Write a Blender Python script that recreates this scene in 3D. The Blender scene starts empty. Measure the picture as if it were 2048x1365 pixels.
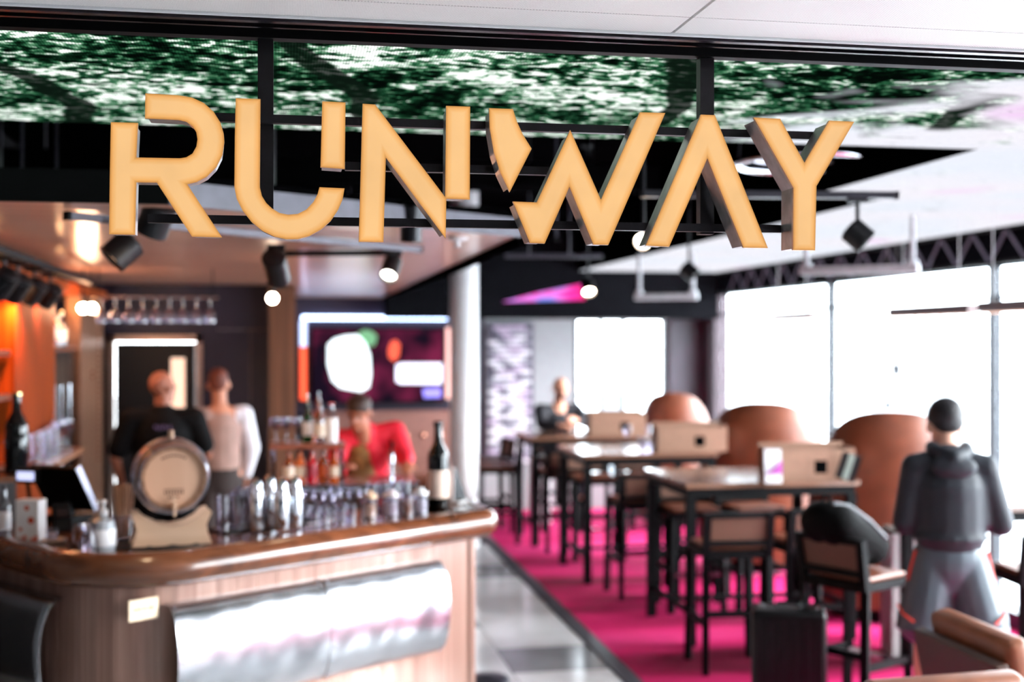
import bpy, bmesh, math, random
from mathutils import Vector, Matrix
random.seed(7)
S = bpy.context.scene
COL = S.collection

# ------------------------------------------------------------------ camera, world, light, exposure
YAW = math.radians(10.3)
SA, CA = math.sin(YAW), math.cos(YAW)
FP, EYE = 2500.0, 2.0            # focal length in pixels of the 2048 wide frame, eye height
cam_d = bpy.data.cameras.new('camera'); cam = bpy.data.objects.new('camera', cam_d); COL.objects.link(cam)
cam_d.sensor_width = 36; cam_d.lens = 36 * FP / 2048
cam.location = (0, 0, EYE); cam.rotation_euler = (math.pi / 2, 0, -YAW)
cam_d.clip_start = 0.05; cam_d.clip_end = 500
cam_d.dof.use_dof = True; cam_d.dof.focus_distance = 2.82; cam_d.dof.aperture_fstop = 1.8
S.camera = cam

w = bpy.data.worlds.new('sky'); S.world = w; w.use_nodes = True
bg = w.node_tree.nodes['Background']; bg.inputs[0].default_value = (0.90, 0.96, 1.0, 1); bg.inputs[1].default_value = 21.0
sun_l = bpy.data.lights.new('sun', 'SUN'); sun_l.energy = 9.0; sun_l.angle = math.radians(16); sun_l.color = (1.0, 0.97, 0.93)
sun = bpy.data.objects.new('sun', sun_l); COL.objects.link(sun); sun.location = (20, 0, 12)
sun.rotation_euler = Vector((-0.917, 0.285, -0.30)).to_track_quat('-Z', 'Y').to_euler()
S.view_settings.view_transform = 'Standard'; S.view_settings.look = 'None'
S.view_settings.gamma = 1.0; S.view_settings.exposure = 0.0
S.view_settings.use_curve_mapping = False
try:
    S.cycles.max_bounces = 6; S.cycles.diffuse_bounces = 3; S.cycles.glossy_bounces = 3; S.cycles.transmission_bounces = 4; S.cycles.transparent_max_bounces = 10; S.cycles.adaptive_threshold = 0.04
    S.cycles.sample_clamp_indirect = 10.0; S.cycles.caustics_refractive = False
except Exception: pass

def W(px, d):                     # pixel column + depth -> room x, y (x along the sign, y into the bar)
    t = (px - 1024) / FP
    return d * (t * CA + SA), d * (CA - t * SA)
def ZP(py, d): return EYE - (py - 682.5) * d / FP
def onY(px, py, y):               # point of the plane y = const
    t = (px - 1024) / FP; d = y / (CA - t * SA)
    return (d * (t * CA + SA), y, ZP(py, d))

# ------------------------------------------------------------------ materials
MATS = {}
def _new(name):
    m = bpy.data.materials.new(name); m.use_nodes = True
    nt = m.node_tree; return m, nt, nt.nodes, nt.links, nt.nodes['Principled BSDF']
def lin(c):
    return tuple(((v / 255) / 12.92 if v / 255 <= 0.04045 else (((v / 255) + 0.055) / 1.055) ** 2.4) for v in c) + (1,)
def mat(name, rgb, rough=0.5, metal=0.0, var=0.12, scale=14.0, bump=0.0, emit=None, es=1.0, spec=None, stretch=(1, 1, 1), coat=0.0, alpha=None, trans=0.0, ior=1.45):
    if name in MATS: return MATS[name]
    m, nt, N, L, B = _new(name)
    c = lin(rgb)
    tc = N.new('ShaderNodeTexCoord'); mp = N.new('ShaderNodeMapping'); mp.inputs['Scale'].default_value = stretch
    L.new(tc.outputs['Object'], mp.inputs[0])
    nz = N.new('ShaderNodeTexNoise'); nz.inputs['Scale'].default_value = scale; nz.inputs['Detail'].default_value = 3
    L.new(mp.outputs[0], nz.inputs['Vector'])
    cr = N.new('ShaderNodeValToRGB')
    cr.color_ramp.elements[0].position = 0.3; cr.color_ramp.elements[1].position = 0.7
    cr.color_ramp.elements[0].color = tuple(v * (1 - var) for v in c[:3]) + (1,)
    cr.color_ramp.elements[1].color = tuple(min(1, v * (1 + var)) for v in c[:3]) + (1,)
    L.new(nz.outputs['Fac'], cr.inputs[0]); L.new(cr.outputs[0], B.inputs['Base Color'])
    B.inputs['Roughness'].default_value = rough; B.inputs['Metallic'].default_value = metal
    if spec is not None: B.inputs['Specular IOR Level'].default_value = spec
    if coat: B.inputs['Coat Weight'].default_value = coat; B.inputs['Coat Roughness'].default_value = 0.08
    if trans: B.inputs['Transmission Weight'].default_value = trans; B.inputs['IOR'].default_value = ior
    if bump:
        bp = N.new('ShaderNodeBump'); bp.inputs['Strength'].default_value = bump; bp.inputs['Distance'].default_value = 0.01
        L.new(nz.outputs['Fac'], bp.inputs['Height']); L.new(bp.outputs[0], B.inputs['Normal'])
    if emit is not None:
        B.inputs['Emission Color'].default_value = lin(emit); B.inputs['Emission Strength'].default_value = es
    MATS[name] = m; return m
def wood(name, dark, light, rough=0.35, axis='x', scale=6.0, coat=0.0, fine=30.0):
    if name in MATS: return MATS[name]
    m, nt, N, L, B = _new(name)
    tc = N.new('ShaderNodeTexCoord'); mp = N.new('ShaderNodeMapping')
    s = {'x': (0.6, fine, fine), 'y': (fine, 0.6, fine), 'z': (fine, fine, 0.6)}[axis]
    mp.inputs['Scale'].default_value = s; L.new(tc.outputs['Object'], mp.inputs[0])
    oi = N.new('ShaderNodeObjectInfo'); mu = N.new('ShaderNodeMath'); mu.operation = 'MULTIPLY'; mu.inputs[1].default_value = 57
    L.new(oi.outputs['Random'], mu.inputs[0]); L.new(mu.outputs[0], mp.inputs['Location'])
    nz = N.new('ShaderNodeTexNoise'); nz.inputs['Scale'].default_value = scale / 6; nz.inputs['Detail'].default_value = 4; nz.inputs['Distortion'].default_value = 0.6
    L.new(mp.outputs[0], nz.inputs['Vector'])
    cr = N.new('ShaderNodeValToRGB'); cr.color_ramp.elements[0].position = 0.3; cr.color_ramp.elements[1].position = 0.72
    cr.color_ramp.elements[0].color = lin(dark); cr.color_ramp.elements[1].color = lin(light)
    L.new(nz.outputs['Fac'], cr.inputs[0]); L.new(cr.outputs[0], B.inputs['Base Color'])
    B.inputs['Roughness'].default_value = rough
    if coat: B.inputs['Coat Weight'].default_value = coat; B.inputs['Coat Roughness'].default_value = 0.12
    MATS[name] = m; return m
def matte(name, rgb):              # light-swallowing matt black paint with a faint mottle
    if name in MATS: return MATS[name]
    m, nt, N, L, B = _new(name); N.remove(B); d = N.new('ShaderNodeBsdfDiffuse'); c = lin(rgb)
    tc = N.new('ShaderNodeTexCoord'); nz = N.new('ShaderNodeTexNoise'); nz.inputs['Scale'].default_value = 6; L.new(tc.outputs['Object'], nz.inputs[0])
    cr = N.new('ShaderNodeValToRGB'); cr.color_ramp.elements[0].color = tuple(v * .7 for v in c[:3]) + (1,); cr.color_ramp.elements[1].color = tuple(v * 1.3 for v in c[:3]) + (1,)
    L.new(nz.outputs['Fac'], cr.inputs[0]); L.new(cr.outputs[0], d.inputs[0]); L.new(d.outputs[0], N['Material Output'].inputs[0]); MATS[name] = m; return m
def glow(name, rgb, s):
    if name in MATS: return MATS[name]
    m, nt, N, L, B = _new(name); B.inputs['Base Color'].default_value = lin(rgb)
    B.inputs['Emission Color'].default_value = lin(rgb); B.inputs['Emission Strength'].default_value = s
    MATS[name] = m; return m
def glass(name, rgb=(255, 255, 255), tint=1.0, gloss=0.12):     # thin clear glass: see-through with a Fresnel sheen
    if name in MATS: return MATS[name]
    m, nt, N, L, B = _new(name)
    N.remove(B); out = N['Material Output']
    tr = N.new('ShaderNodeBsdfTransparent'); tr.inputs[0].default_value = tuple(v * tint for v in lin(rgb)[:3]) + (1,)
    gl = N.new('ShaderNodeBsdfGlossy'); gl.inputs['Roughness'].default_value = 0.06
    lw = N.new('ShaderNodeLayerWeight'); lw.inputs['Blend'].default_value = 0.5
    pw = N.new('ShaderNodeMath'); pw.operation = 'POWER'; pw.inputs[1].default_value = 4.5; L.new(lw.outputs['Facing'], pw.inputs[0])
    ad = N.new('ShaderNodeMath'); ad.operation = 'MULTIPLY_ADD'; ad.inputs[1].default_value = 0.85; ad.inputs[2].default_value = 0.03 + gloss * 0.25; ad.use_clamp = True
    mx = N.new('ShaderNodeMixShader')
    L.new(pw.outputs[0], ad.inputs[0]); L.new(ad.outputs[0], mx.inputs[0]); L.new(tr.outputs[0], mx.inputs[1]); L.new(gl.outputs[0], mx.inputs[2])
    L.new(mx.outputs[0], out.inputs[0]); MATS[name] = m; return m

# ------------------------------------------------------------------ mesh helpers
class MB:
    def __init__(s): s.v = []; s.f = []; s.m = []
    def add(s, vs, fs, mi=0):
        o = len(s.v); s.v += [tuple(p) for p in vs]; s.f += [[i + o for i in f] for f in fs]; s.m += [mi] * len(fs); return s
    def box(s, c, d, rz=0.0, mi=0, rot=None):
        x, y, z = d[0] / 2, d[1] / 2, d[2] / 2
        M = rot if rot is not None else Matrix.Rotation(rz, 3, 'Z')
        vs = [Vector(c) + M @ Vector((i * x, j * y, k * z)) for i in (-1, 1) for j in (-1, 1) for k in (-1, 1)]
        return s.add(vs, [(0, 1, 3, 2), (4, 6, 7, 5), (0, 4, 5, 1), (2, 3, 7, 6), (0, 2, 6, 4), (1, 5, 7, 3)], mi)
    def b2(s, a, b, mi=0):
        return s.box([(a[i] + b[i]) / 2 for i in range(3)], [abs(b[i] - a[i]) for i in range(3)], mi=mi)
    def bar(s, p, q, w, h=None, mi=0):          # rectangular bar from p to q
        p, q = Vector(p), Vector(q); d = q - p
        R = d.to_track_quat('X', 'Z').to_matrix()
        return s.box((p + q) / 2, (d.length, w, h or w), rot=R, mi=mi)
    def tube(s, pts, r, n=10, mi=0, cap=True):
        pts = [Vector(p) for p in pts]; rs = r if isinstance(r, (list, tuple)) else [r] * len(pts)
        up = None; vs = []; fs = []
        for i, p in enumerate(pts):
            d = (pts[min(i + 1, len(pts) - 1)] - pts[max(i - 1, 0)]).normalized()
            if up is None: up = d.orthogonal().normalized()
            up = (up - d * up.dot(d)).normalized(); sd = d.cross(up)
            vs += [p + (up * math.cos(2 * math.pi * k / n) + sd * math.sin(2 * math.pi * k / n)) * rs[i] for k in range(n)]
        for i in range(len(pts) - 1):
            fs += [(i * n + k, i * n + (k + 1) % n, (i + 1) * n + (k + 1) % n, (i + 1) * n + k) for k in range(n)]
        if cap: fs += [tuple(range(n))[::-1], tuple(range((len(pts) - 1) * n, len(pts) * n))]
        return s.add(vs, fs, mi)
    def lathe(s, prof, n=20, c=(0, 0, 0), mi=0, M=None, ring=False):
        vs = []; fs = []
        for r, z in prof:
            for k in range(n):
                p = Vector((r * math.cos(2 * math.pi * k / n), r * math.sin(2 * math.pi * k / n), z))
                if M is not None: p = M @ p
                vs.append(p + Vector(c))
        for i in range(len(prof) - 1):
            fs += [(i * n + k, i * n + (k + 1) % n, (i + 1) * n + (k + 1) % n, (i + 1) * n + k) for k in range(n)]
        if ring:
            i = len(prof) - 1; fs += [(i * n + k, i * n + (k + 1) % n, (k + 1) % n, k) for k in range(n)]; return s.add(vs, fs, mi)
        if prof[0][0] > 1e-5: fs.append(tuple(range(n))[::-1])
        if prof[-1][0] > 1e-5: fs.append(tuple(range((len(prof) - 1) * n, len(prof) * n)))
        return s.add(vs, fs, mi)
    def ball(s, c, r, n=12, mi=0, M=None):
        r = r if isinstance(r, (tuple, list)) else (r, r, r)
        vs = []; fs = []; h = n // 2
        for i in range(h + 1):
            a = math.pi * i / h
            for k in range(n):
                p = Vector((r[0] * math.sin(a) * math.cos(2 * math.pi * k / n), r[1] * math.sin(a) * math.sin(2 * math.pi * k / n), -r[2] * math.cos(a)))
                vs.append(Vector(c) + (M @ p if M is not None else p))
        for i in range(h): fs += [(i * n + k, i * n + (k + 1) % n, (i + 1) * n + (k + 1) % n, (i + 1) * n + k) for k in range(n)]
        return s.add(vs, fs, mi)
    def prism(s, poly, axis, a, b, mi=0):        # polygon in the other two axes, extruded from a to b along axis
        n = len(poly)
        def P(u, v, t): return {'x': (t, u, v), 'y': (u, t, v), 'z': (u, v, t)}[axis]
        vs = [P(u, v, a) for u, v in poly] + [P(u, v, b) for u, v in poly]
        fs = [tuple(range(n))[::-1], tuple(range(n, 2 * n))] + [(i, (i + 1) % n, n + (i + 1) % n, n + i) for i in range(n)]
        return s.add(vs, fs, mi)
    def sweep(s, path, prof, z0=0.0, mi=0, closed_prof=True):   # path 2-d, prof (offset to the right of travel, z)
        n = len(path); k = len(prof); vs = []; fs = []
        for i in range(n):
            a = Vector(path[max(i - 1, 0)]); b = Vector(path[min(i + 1, n - 1)]); p = Vector(path[i])
            d = (b - a).normalized(); nr = Vector((d.y, -d.x))
            if 0 < i < n - 1:
                d1 = (p - a).normalized(); n1 = Vector((d1.y, -d1.x)); c = max(0.5, nr.dot(n1)); nr = nr / c
            for o, z in prof: vs.append((p.x + nr.x * o, p.y + nr.y * o, z + z0))
        for i in range(n - 1):
            for j in range(k if closed_prof else k - 1):
                fs.append((i * k + j, i * k + (j + 1) % k, (i + 1) * k + (j + 1) % k, (i + 1) * k + j))
        if closed_prof: fs += [tuple(range(k)), tuple(range((n - 1) * k, n * k))[::-1]]
        return s.add(vs, fs, mi)
    def mesh(s, name, mats, smooth=False, bevel=0):
        me = bpy.data.meshes.new(name); me.from_pydata(s.v, [], s.f)
        mats = mats if isinstance(mats, (list, tuple)) else [mats]
        for m in mats: me.materials.append(m)
        for p, mi in zip(me.polygons, s.m): p.material_index = mi; p.use_smooth = bool(smooth)
        bm = bmesh.new(); bm.from_mesh(me); bmesh.ops.recalc_face_normals(bm, faces=bm.faces)
        if bevel:
            bmesh.ops.bevel(bm, geom=bm.edges[:], offset=bevel, segments=5 if bevel > .015 else 2, profile=.5, affect='EDGES', clamp_overlap=True)
            if bevel > .015:
                smooth = True
                for f_ in bm.faces: f_.smooth = True
        bm.to_mesh(me); bm.free()
        if smooth:
            try: me.set_sharp_from_angle(angle=math.radians(38))
            except Exception: pass
        me.update(); return me
    def build(s, name, mats, parent=None, smooth=False, bevel=0, loc=None):
        o = bpy.data.objects.new(name, s.mesh(name, mats, smooth, bevel)); COL.objects.link(o)
        if parent is not None: o.parent = parent
        if loc is not None: o.location = loc
        return o
def tag(o, label, cat, group=None):
    o['label'] = label; o['category'] = cat
    if group: o['group'] = group
    elif 'group' in o: del o['group']
    return o
def thing(name, label, cat, loc=(0, 0, 0), rz=0.0, group=None):
    o = bpy.data.objects.new(name, None); COL.objects.link(o); o.empty_display_size = 0.05
    o.location = loc; o.rotation_euler = (0, 0, rz); return tag(o, label, cat, group)
def struct(o): o['kind'] = 'structure'; return o
def empty_struct(name): o = bpy.data.objects.new(name, None); COL.objects.link(o); return struct(o)
def inst(name, me, loc, parent=None, rz=0.0):
    o = bpy.data.objects.new(name, me); COL.objects.link(o); o.location = loc; o.rotation_euler = (0, 0, rz)
    if parent is not None: o.parent = parent
    return o
ORD = ['first', 'second', 'third', 'fourth', 'fifth', 'sixth', 'seventh', 'eighth', 'ninth', 'tenth', 'eleventh']
def dup(root, loc, rz=0.0, label=None, group=None, cat=None):
    def cp(o, par):
        c = o.copy(); COL.objects.link(c)
        if par is not None: c.parent = par
        for ch in list(o.children): cp(ch, c)
        return c
    r = cp(root, None); r.location = loc; r.rotation_euler = (0, 0, rz)
    if label: r['label'] = label
    if group: r['group'] = group
    if cat: r['category'] = cat
    return r
def circ(r, n=24, c=(0, 0)): return [(c[0] + r * math.cos(2 * math.pi * k / n), c[1] + r * math.sin(2 * math.pi * k / n)) for k in range(n)]
def spot_light(name, loc, target, power, rgb, size=1.0, blend=0.5, rad=0.03, parent=None):
    l = bpy.data.lights.new(name, 'SPOT'); l.energy = power; l.color = lin(rgb)[:3]; l.spot_size = size; l.spot_blend = blend; l.shadow_soft_size = rad
    o = bpy.data.objects.new(name, l); COL.objects.link(o); o.location = loc
    o.rotation_euler = (Vector(target) - Vector(loc)).to_track_quat('-Z', 'Y').to_euler()
    if parent is not None:
        o.parent = parent; o.matrix_parent_inverse = Matrix.LocRotScale(parent.location, parent.rotation_euler, None).inverted()
    return o
def point_light(name, loc, power, rgb, rad=0.03):
    l = bpy.data.lights.new(name, 'POINT'); l.energy = power; l.color = lin(rgb)[:3]; l.shadow_soft_size = rad
    o = bpy.data.objects.new(name, l); COL.objects.link(o); o.location = loc; return o

# common materials
BLACK = mat('black_paint', (8, 8, 10), 0.55, spec=0.12); BLACKM = matte('black_matte', (6, 6, 7))
FRAME = mat('anodised_black', (24, 23, 28), 0.35, 0.3, spec=0.4)
CHROME = mat('chrome', (215, 218, 225), 0.12, 1.0, var=0.04); STEEL = mat('brushed_steel', (200, 204, 210), 0.26, 1.0, var=0.08, scale=5, bump=0.15)
ALU = mat('aluminium', (176, 172, 182), 0.32, 0.9, var=0.05); WHITE = mat('white_paint', (236, 236, 238), 0.5, var=0.03)
LEATHER = mat('brown_leather', (112, 58, 36), 0.38, var=0.2, scale=9, bump=0.12); LEATHER2 = mat('tan_leather', (134, 80, 54), 0.4, var=0.18, scale=11, bump=0.15)
KRAFT = mat('kraft_board', (136, 100, 80), 0.75, var=0.08, scale=20)
CANE = None
# ------------------------------------------------------------------ the setting
# floor slab + stone tiles of the aisle
TILE_L = mat('tile_pale_grey', (222, 225, 228), 0.14, var=0.10, scale=3.0); TILE_D = mat('tile_mid_grey', (130, 134, 138), 0.16, var=0.14, scale=3.0)
TILE_K = mat('tile_dark_grey', (66, 69, 74), 0.2, var=0.15, scale=3.0)
SLAB = mat('floor_screed', (176, 178, 181), 0.4, var=0.1, scale=2)
floor = struct(MB().b2((-6.2, -8.2, -0.25), (7, 2.95, -0.012)).b2((-6.2, 2.95, -0.25), (5.25, 15.2, -0.012)).build('floor', SLAB))
ts = 0.6
tmes = [MB().box((0, 0, -0.006), (ts - 0.006, ts - 0.006, 0.012)).mesh('tile', m) for m in (TILE_L, TILE_D, TILE_K)]
rt = random.Random(3)
for i in range(4):
    for j in range(15):
        x = 1.95 - ts / 2 - i * ts; y = 5.6 + ts / 2 + j * ts
        k = 0
        if j in (8, 12): k = 1
        if (i, j) in ((0, 3), (1, 5), (2, 1)): k = 1
        if (i, j) in ((1, 8), (0, 11)): k = 2
        inst('tile', tmes[k], (x, y, 0), floor)
# carpet
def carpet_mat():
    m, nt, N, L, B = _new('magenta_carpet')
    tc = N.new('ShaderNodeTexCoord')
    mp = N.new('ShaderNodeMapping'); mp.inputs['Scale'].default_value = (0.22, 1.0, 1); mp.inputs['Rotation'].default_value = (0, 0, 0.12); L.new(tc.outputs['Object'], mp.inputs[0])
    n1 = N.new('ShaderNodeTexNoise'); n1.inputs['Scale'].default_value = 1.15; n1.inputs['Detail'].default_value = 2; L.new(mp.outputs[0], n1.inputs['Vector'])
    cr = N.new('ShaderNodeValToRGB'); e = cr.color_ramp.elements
    e[0].position = 0.30; e[0].color = lin((110, 10, 46)); e[1].position = 0.68; e[1].color = lin((244, 62, 136))  # bands put window light and shade into the carpet colour
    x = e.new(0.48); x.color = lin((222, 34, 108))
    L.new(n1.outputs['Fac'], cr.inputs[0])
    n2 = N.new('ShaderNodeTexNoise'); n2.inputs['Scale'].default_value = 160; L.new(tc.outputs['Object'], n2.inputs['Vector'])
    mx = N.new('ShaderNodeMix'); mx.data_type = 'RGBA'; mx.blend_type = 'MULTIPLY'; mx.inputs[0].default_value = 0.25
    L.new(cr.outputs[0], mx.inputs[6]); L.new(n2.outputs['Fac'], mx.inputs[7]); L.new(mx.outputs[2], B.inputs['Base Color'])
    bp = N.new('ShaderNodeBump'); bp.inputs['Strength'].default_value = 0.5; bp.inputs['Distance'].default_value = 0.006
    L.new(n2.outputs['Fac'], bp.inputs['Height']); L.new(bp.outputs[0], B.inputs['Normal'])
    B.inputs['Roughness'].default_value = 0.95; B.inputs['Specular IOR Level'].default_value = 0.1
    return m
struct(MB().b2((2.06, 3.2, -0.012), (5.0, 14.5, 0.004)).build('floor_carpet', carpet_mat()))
struct(MB().b2((1.96, 3.2, -0.012), (2.06, 14.5, 0.007)).build('trim_1', mat('carpet_edging', (58, 56, 66), 0.4, 0.3)))

# concourse ceiling: white perforated metal panels
def perf_mat():
    m, nt, N, L, B = _new('perforated_white_metal')
    tc = N.new('ShaderNodeTexCoord'); mp = N.new('ShaderNodeMapping'); mp.inputs['Rotation'].default_value = (0, 0, 0.785); L.new(tc.outputs['Object'], mp.inputs[0])
    vo = N.new('ShaderNodeTexVoronoi'); vo.inputs['Scale'].default_value = 210; vo.inputs['Randomness'].default_value = 0.0; L.new(mp.outputs[0], vo.inputs['Vector'])
    cr = N.new('ShaderNodeValToRGB'); cr.color_ramp.elements[0].position = 0.22; cr.color_ramp.elements[0].color = lin((168, 166, 168)); cr.color_ramp.elements[1].position = 0.34; cr.color_ramp.elements[1].color = lin((248, 246, 246))
    L.new(vo.outputs['Distance'], cr.inputs[0]); L.new(cr.outputs[0], B.inputs['Base Color']); B.inputs['Roughness'].default_value = 0.45
    return m
PERF = perf_mat()
ceil_f = struct(MB().b2((-6, -8, 2.74), (7, 2.74, 2.9)).build('ceiling', WHITE))
for k in range(-3, 4):
    x0 = 0.872 + k * 1.75 + 0.004; x1 = 0.872 + (k + 1) * 1.75 - 0.004
    for (y0, y1) in ((-1.6, 0.55), (0.56, 2.605), (2.609, 2.748)):
        MB().b2((x0, y0, 2.705), (x1, y1, 2.738)).build('panel', PERF, ceil_f)
# fascia above the entrance: white lip, dark channel, aluminium rails
struct(MB().b2((-6, 2.749, 2.699), (7, 2.755, 2.90)).build('trim_2', WHITE, bevel=0.002))
struct(MB().b2((-6, 2.763, 2.712), (7, 2.93, 2.96)).build('trim_3', mat('channel_dark', (14, 13, 15), 0.4, 0.3)))
struct(MB().b2((-6, 2.785, 2.700), (7, 2.805, 2.7115)).build('trim_4', mat('channel_rail', (70, 66, 72), 0.25, 0.9)))
struct(MB().b2((-6, 2.832, 2.698), (7, 2.842, 2.7115)).build('trim_5', MATS['channel_rail']))
struct(MB().b2((-6, 2.895, 2.69), (7, 2.93, 2.7115)).build('trim_6', BLACK))
# entrance side walls, left wall, door wall, TV wall, far wall
DARKW = mat('dark_plum_panel', (44, 40, 54), 0.35, 0.25, var=0.25, scale=1.6)
struct(MB().b2((-2.15, 2.95, 0), (-2.0, 11.5, 3.5)).build('wall_left', mat('dark_wall', (30, 26, 28), 0.6)))
struct(MB().b2((-6.0, -8.15, -0.1), (7, -8.0, 3.0)).build('wall_fill_block_back', mat('concourse_dimmed', (92, 92, 98), 0.6)))  # unseen wall behind the camera, added and darkened to cut front fill
struct(MB().b2((7.0, -8.15, -0.1), (7.15, -0.2, 3.0)).build('wall_fill_block_right', MATS['concourse_dimmed']))  # unseen side wall, added to narrow the daylight opening
struct(MB().b2((-6.15, -8, -0.1), (-6.0, 2.95, 3.0)).build('wall_fill_block_left', MATS['concourse_dimmed']))  # unseen side wall, added and darkened to hold back front fill
struct(MB().b2((-5.5, 2.77, 0), (-2.1, 2.95, 2.95)).build('wall_front', mat('pier_white', (205, 205, 208), 0.5)))
wb = struct(MB().b2((-2.0, 11.4, 0), (-1.52, 11.55, 2.6)).b2((-0.72, 11.4, 0), (-0.1, 11.55, 2.6)).b2((-1.52, 11.4, 2.05), (-0.72, 11.55, 2.6)).b2((-2.1, 11.4, 2.6), (0.02, 11.55, 3.5)).build('wall_bar', DARKW))
struct(MB().b2((-0.1, 11.4, 0), (0.02, 14.5, 3.5)).build('wall_side', DARKW))
struct(MB().b2((0.02, 14.5, 0), (2.30, 14.65, 3.5)).build('wall_tv', mat('dark_violet_wall', (52, 44, 62), 0.5)))
# dark services ceiling with upstands around the opening of the LED ceiling
SVC = matte('services_black', (6, 6, 7))
ceil_s = struct(MB().b2((-5.5, 2.95, 3.5), (5.4, 15, 3.6)).build('ceiling_services', SVC))
struct(MB().b2((1.12, 13.9, 2.26), (4.97, 14.42, 3.49)).build('ceiling_bulkhead', matte('bulkhead_grey', (22, 22, 25))))
# window wall on the right: frame members and panes
MULL = mat('mullion_dark', (40, 42, 48), 0.4, 0.3); PANE = glass('window_glass', (250, 253, 255), 1.0, 0.05)
wr = struct(MB().b2((4.98, 2.95, 2.54), (5.14, 14.65, 3.55)).build('wall_right', matte('bulkhead_dark', (20, 20, 24))))
struct(MB().b2((4.96, 2.95, 0), (5.12, 14.65, 0.12)).build('baseboard_right', MULL))
ys = [2.95, 5.53, 8.28, 11.03, 14.05]
for k in range(4):
    o = struct(MB().b2((5.02, ys[k] - 0.025, 0.12), (5.10, ys[k] + 0.025, 2.54)).b2((5.03, ys[k], 2.30), (5.09, ys[k + 1], 2.325)).build('window_%d' % (k + 1), MULL))
    MB().b2((5.055, ys[k] + 0.026, 0.121), (5.065, ys[k + 1] - 0.026, 2.299)).build('pane', PANE, o)
    MB().b2((5.055, ys[k] + 0.026, 2.326), (5.065, ys[k + 1] - 0.026, 2.539)).build('pane', PANE, o)
struct(MB().b2((4.97, 14.03, 0), (5.14, 14.65, 2.54)).build('wall_corner', mat('corner_plum', (62, 46, 54), 0.5, var=0.3, scale=3)))
# far wall right of the TV: brick screen, pale wall, windows
def PXx(px, y): return onY(px, 700, y)[0]
FX = [PXx(p, 14.5) for p in (957, 1068, 1148, 1335, 1410)]
wf = struct(MB().b2((2.30, 14.5, 0), (FX[2], 14.65, 3.5)).b2((FX[2], 14.5, 0), (FX[3], 14.65, 0.32)).b2((FX[2], 14.5, 2.24), (FX[3], 14.65, 3.5)).b2((FX[3], 14.5, 0), (5.2, 14.65, 3.5)).build('wall_far', mat('pale_far_wall', (150, 152, 154), 0.6, var=0.06)))
wfd = struct(MB().b2((FX[3] + 0.02, 14.455, 0), (4.97, 14.498, 2.26)).build('wall_far_panel', mat('far_plum', (66, 52, 66), 0.45, var=0.35, scale=2.2)))
xs = [FX[2], FX[2] + 0.34, FX[2] + 0.62, FX[3]]
o = struct(MB().b2((FX[2], 14.52, 0.32), (FX[2] + 0.05, 14.6, 2.24)).b2((FX[3] - 0.05, 14.52, 0.32), (FX[3], 14.6, 2.24)).b2((xs[1] - .02, 14.52, 0.32), (xs[1] + .02, 14.6, 2.24)).b2((xs[2] - .02, 14.52, 0.32), (xs[2] + .02, 14.6, 2.24)).build('window_5', MULL))
for k in range(3): MB().b2((xs[k] + .021, 14.555, 0.33), (xs[k + 1] - .021, 14.565, 2.23)).build('pane', PANE if k != 1 else glass('grey_glass', (170, 174, 178), 1.0, 0.3), o)
# white glazed brick screen on the far wall (each brick a part)
BR = [mat('brick_white', (226, 222, 230), 0.3), mat('brick_lilac', (190, 172, 196), 0.35), mat('brick_grey', (150, 148, 160), 0.35), mat('brick_dark', (84, 80, 96), 0.4)]
bw, bh = 0.13, 0.058
scr = struct(MB().b2((2.33, 14.47, 0.55), (FX[1] - 0.01, 14.499, 2.22)).build('wall_brick_screen', mat('mortar', (96, 92, 104), 0.8)))
bms = [MB().box((0, 0, 0), (bw - 0.012, 0.03, bh - 0.010)).mesh('brick', m) for m in BR]
rb = random.Random(5)
nr = int((2.22 - 0.56) / bh)
for r in range(nr):
    x = 2.335 + bw / 2 + (bw / 2 if r % 2 else 0)
    while x + bw / 2 < FX[1]:
        inst('brick', bms[rb.choices([0, 1, 2, 3], [5, 3, 2, 1.2])[0]], (x, 14.462 - rb.random() * 0.008, 0.56 + bh / 2 + r * bh), scr); x += bw
# round white column
struct(MB().lathe([(0.155, 0), (0.155, 0.1), (0.138, 0.11), (0.138, 3.5)], 32).build('wall_column', WHITE, smooth=True, loc=(*W(928, 12.2), 0)))
# door in the bar wall
door = struct(MB().b2((-1.52, 11.36, 0), (-1.465, 11.42, 2.05)).b2((-0.775, 11.36, 0), (-0.72, 11.42, 2.05)).b2((-1.52, 11.36, 1.99), (-0.72, 11.42, 2.05)).build('door_1', mat('brushed_copper_frame', (205, 180, 168), 0.3, 0.85)))
MB().b2((-1.46, 11.40, 0), (-0.78, 11.44, 1.985)).build('door_leaf', mat('door_black', (10, 10, 14), 0.4), door)
MB().b2((-0.99, 11.392, 1.40), (-0.87, 11.3995, 1.85)).build('vision_panel', glow('door_glass_lit', (255, 214, 186), 0.95), door)
MB().tube([(-1.40, 11.37, 0.95), (-1.40, 11.37, 1.25)], 0.012).build('handle', CHROME, door)
# rivet rows on the bar wall panels
rv = MB()
for k in range(15): rv.ball((-0.58 + 0.032 * k, 11.395, 2.10), 0.010, 8)
for k in range(34): rv.ball((-0.30, 11.395, 0.9 + 0.036 * k), 0.010, 8)
o = rv.build('rivet_row', CHROME, wb, smooth=True); o['kind'] = 'stuff'
# wooden pillar at the end of the bar wall
struct(MB().b2((-0.14, 11.2, 0), (0.09, 11.395, 2.49)).build('wall_pillar', wood('pillar_wood', (84, 52, 36), (132, 86, 60), 0.5, 'z')))

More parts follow.
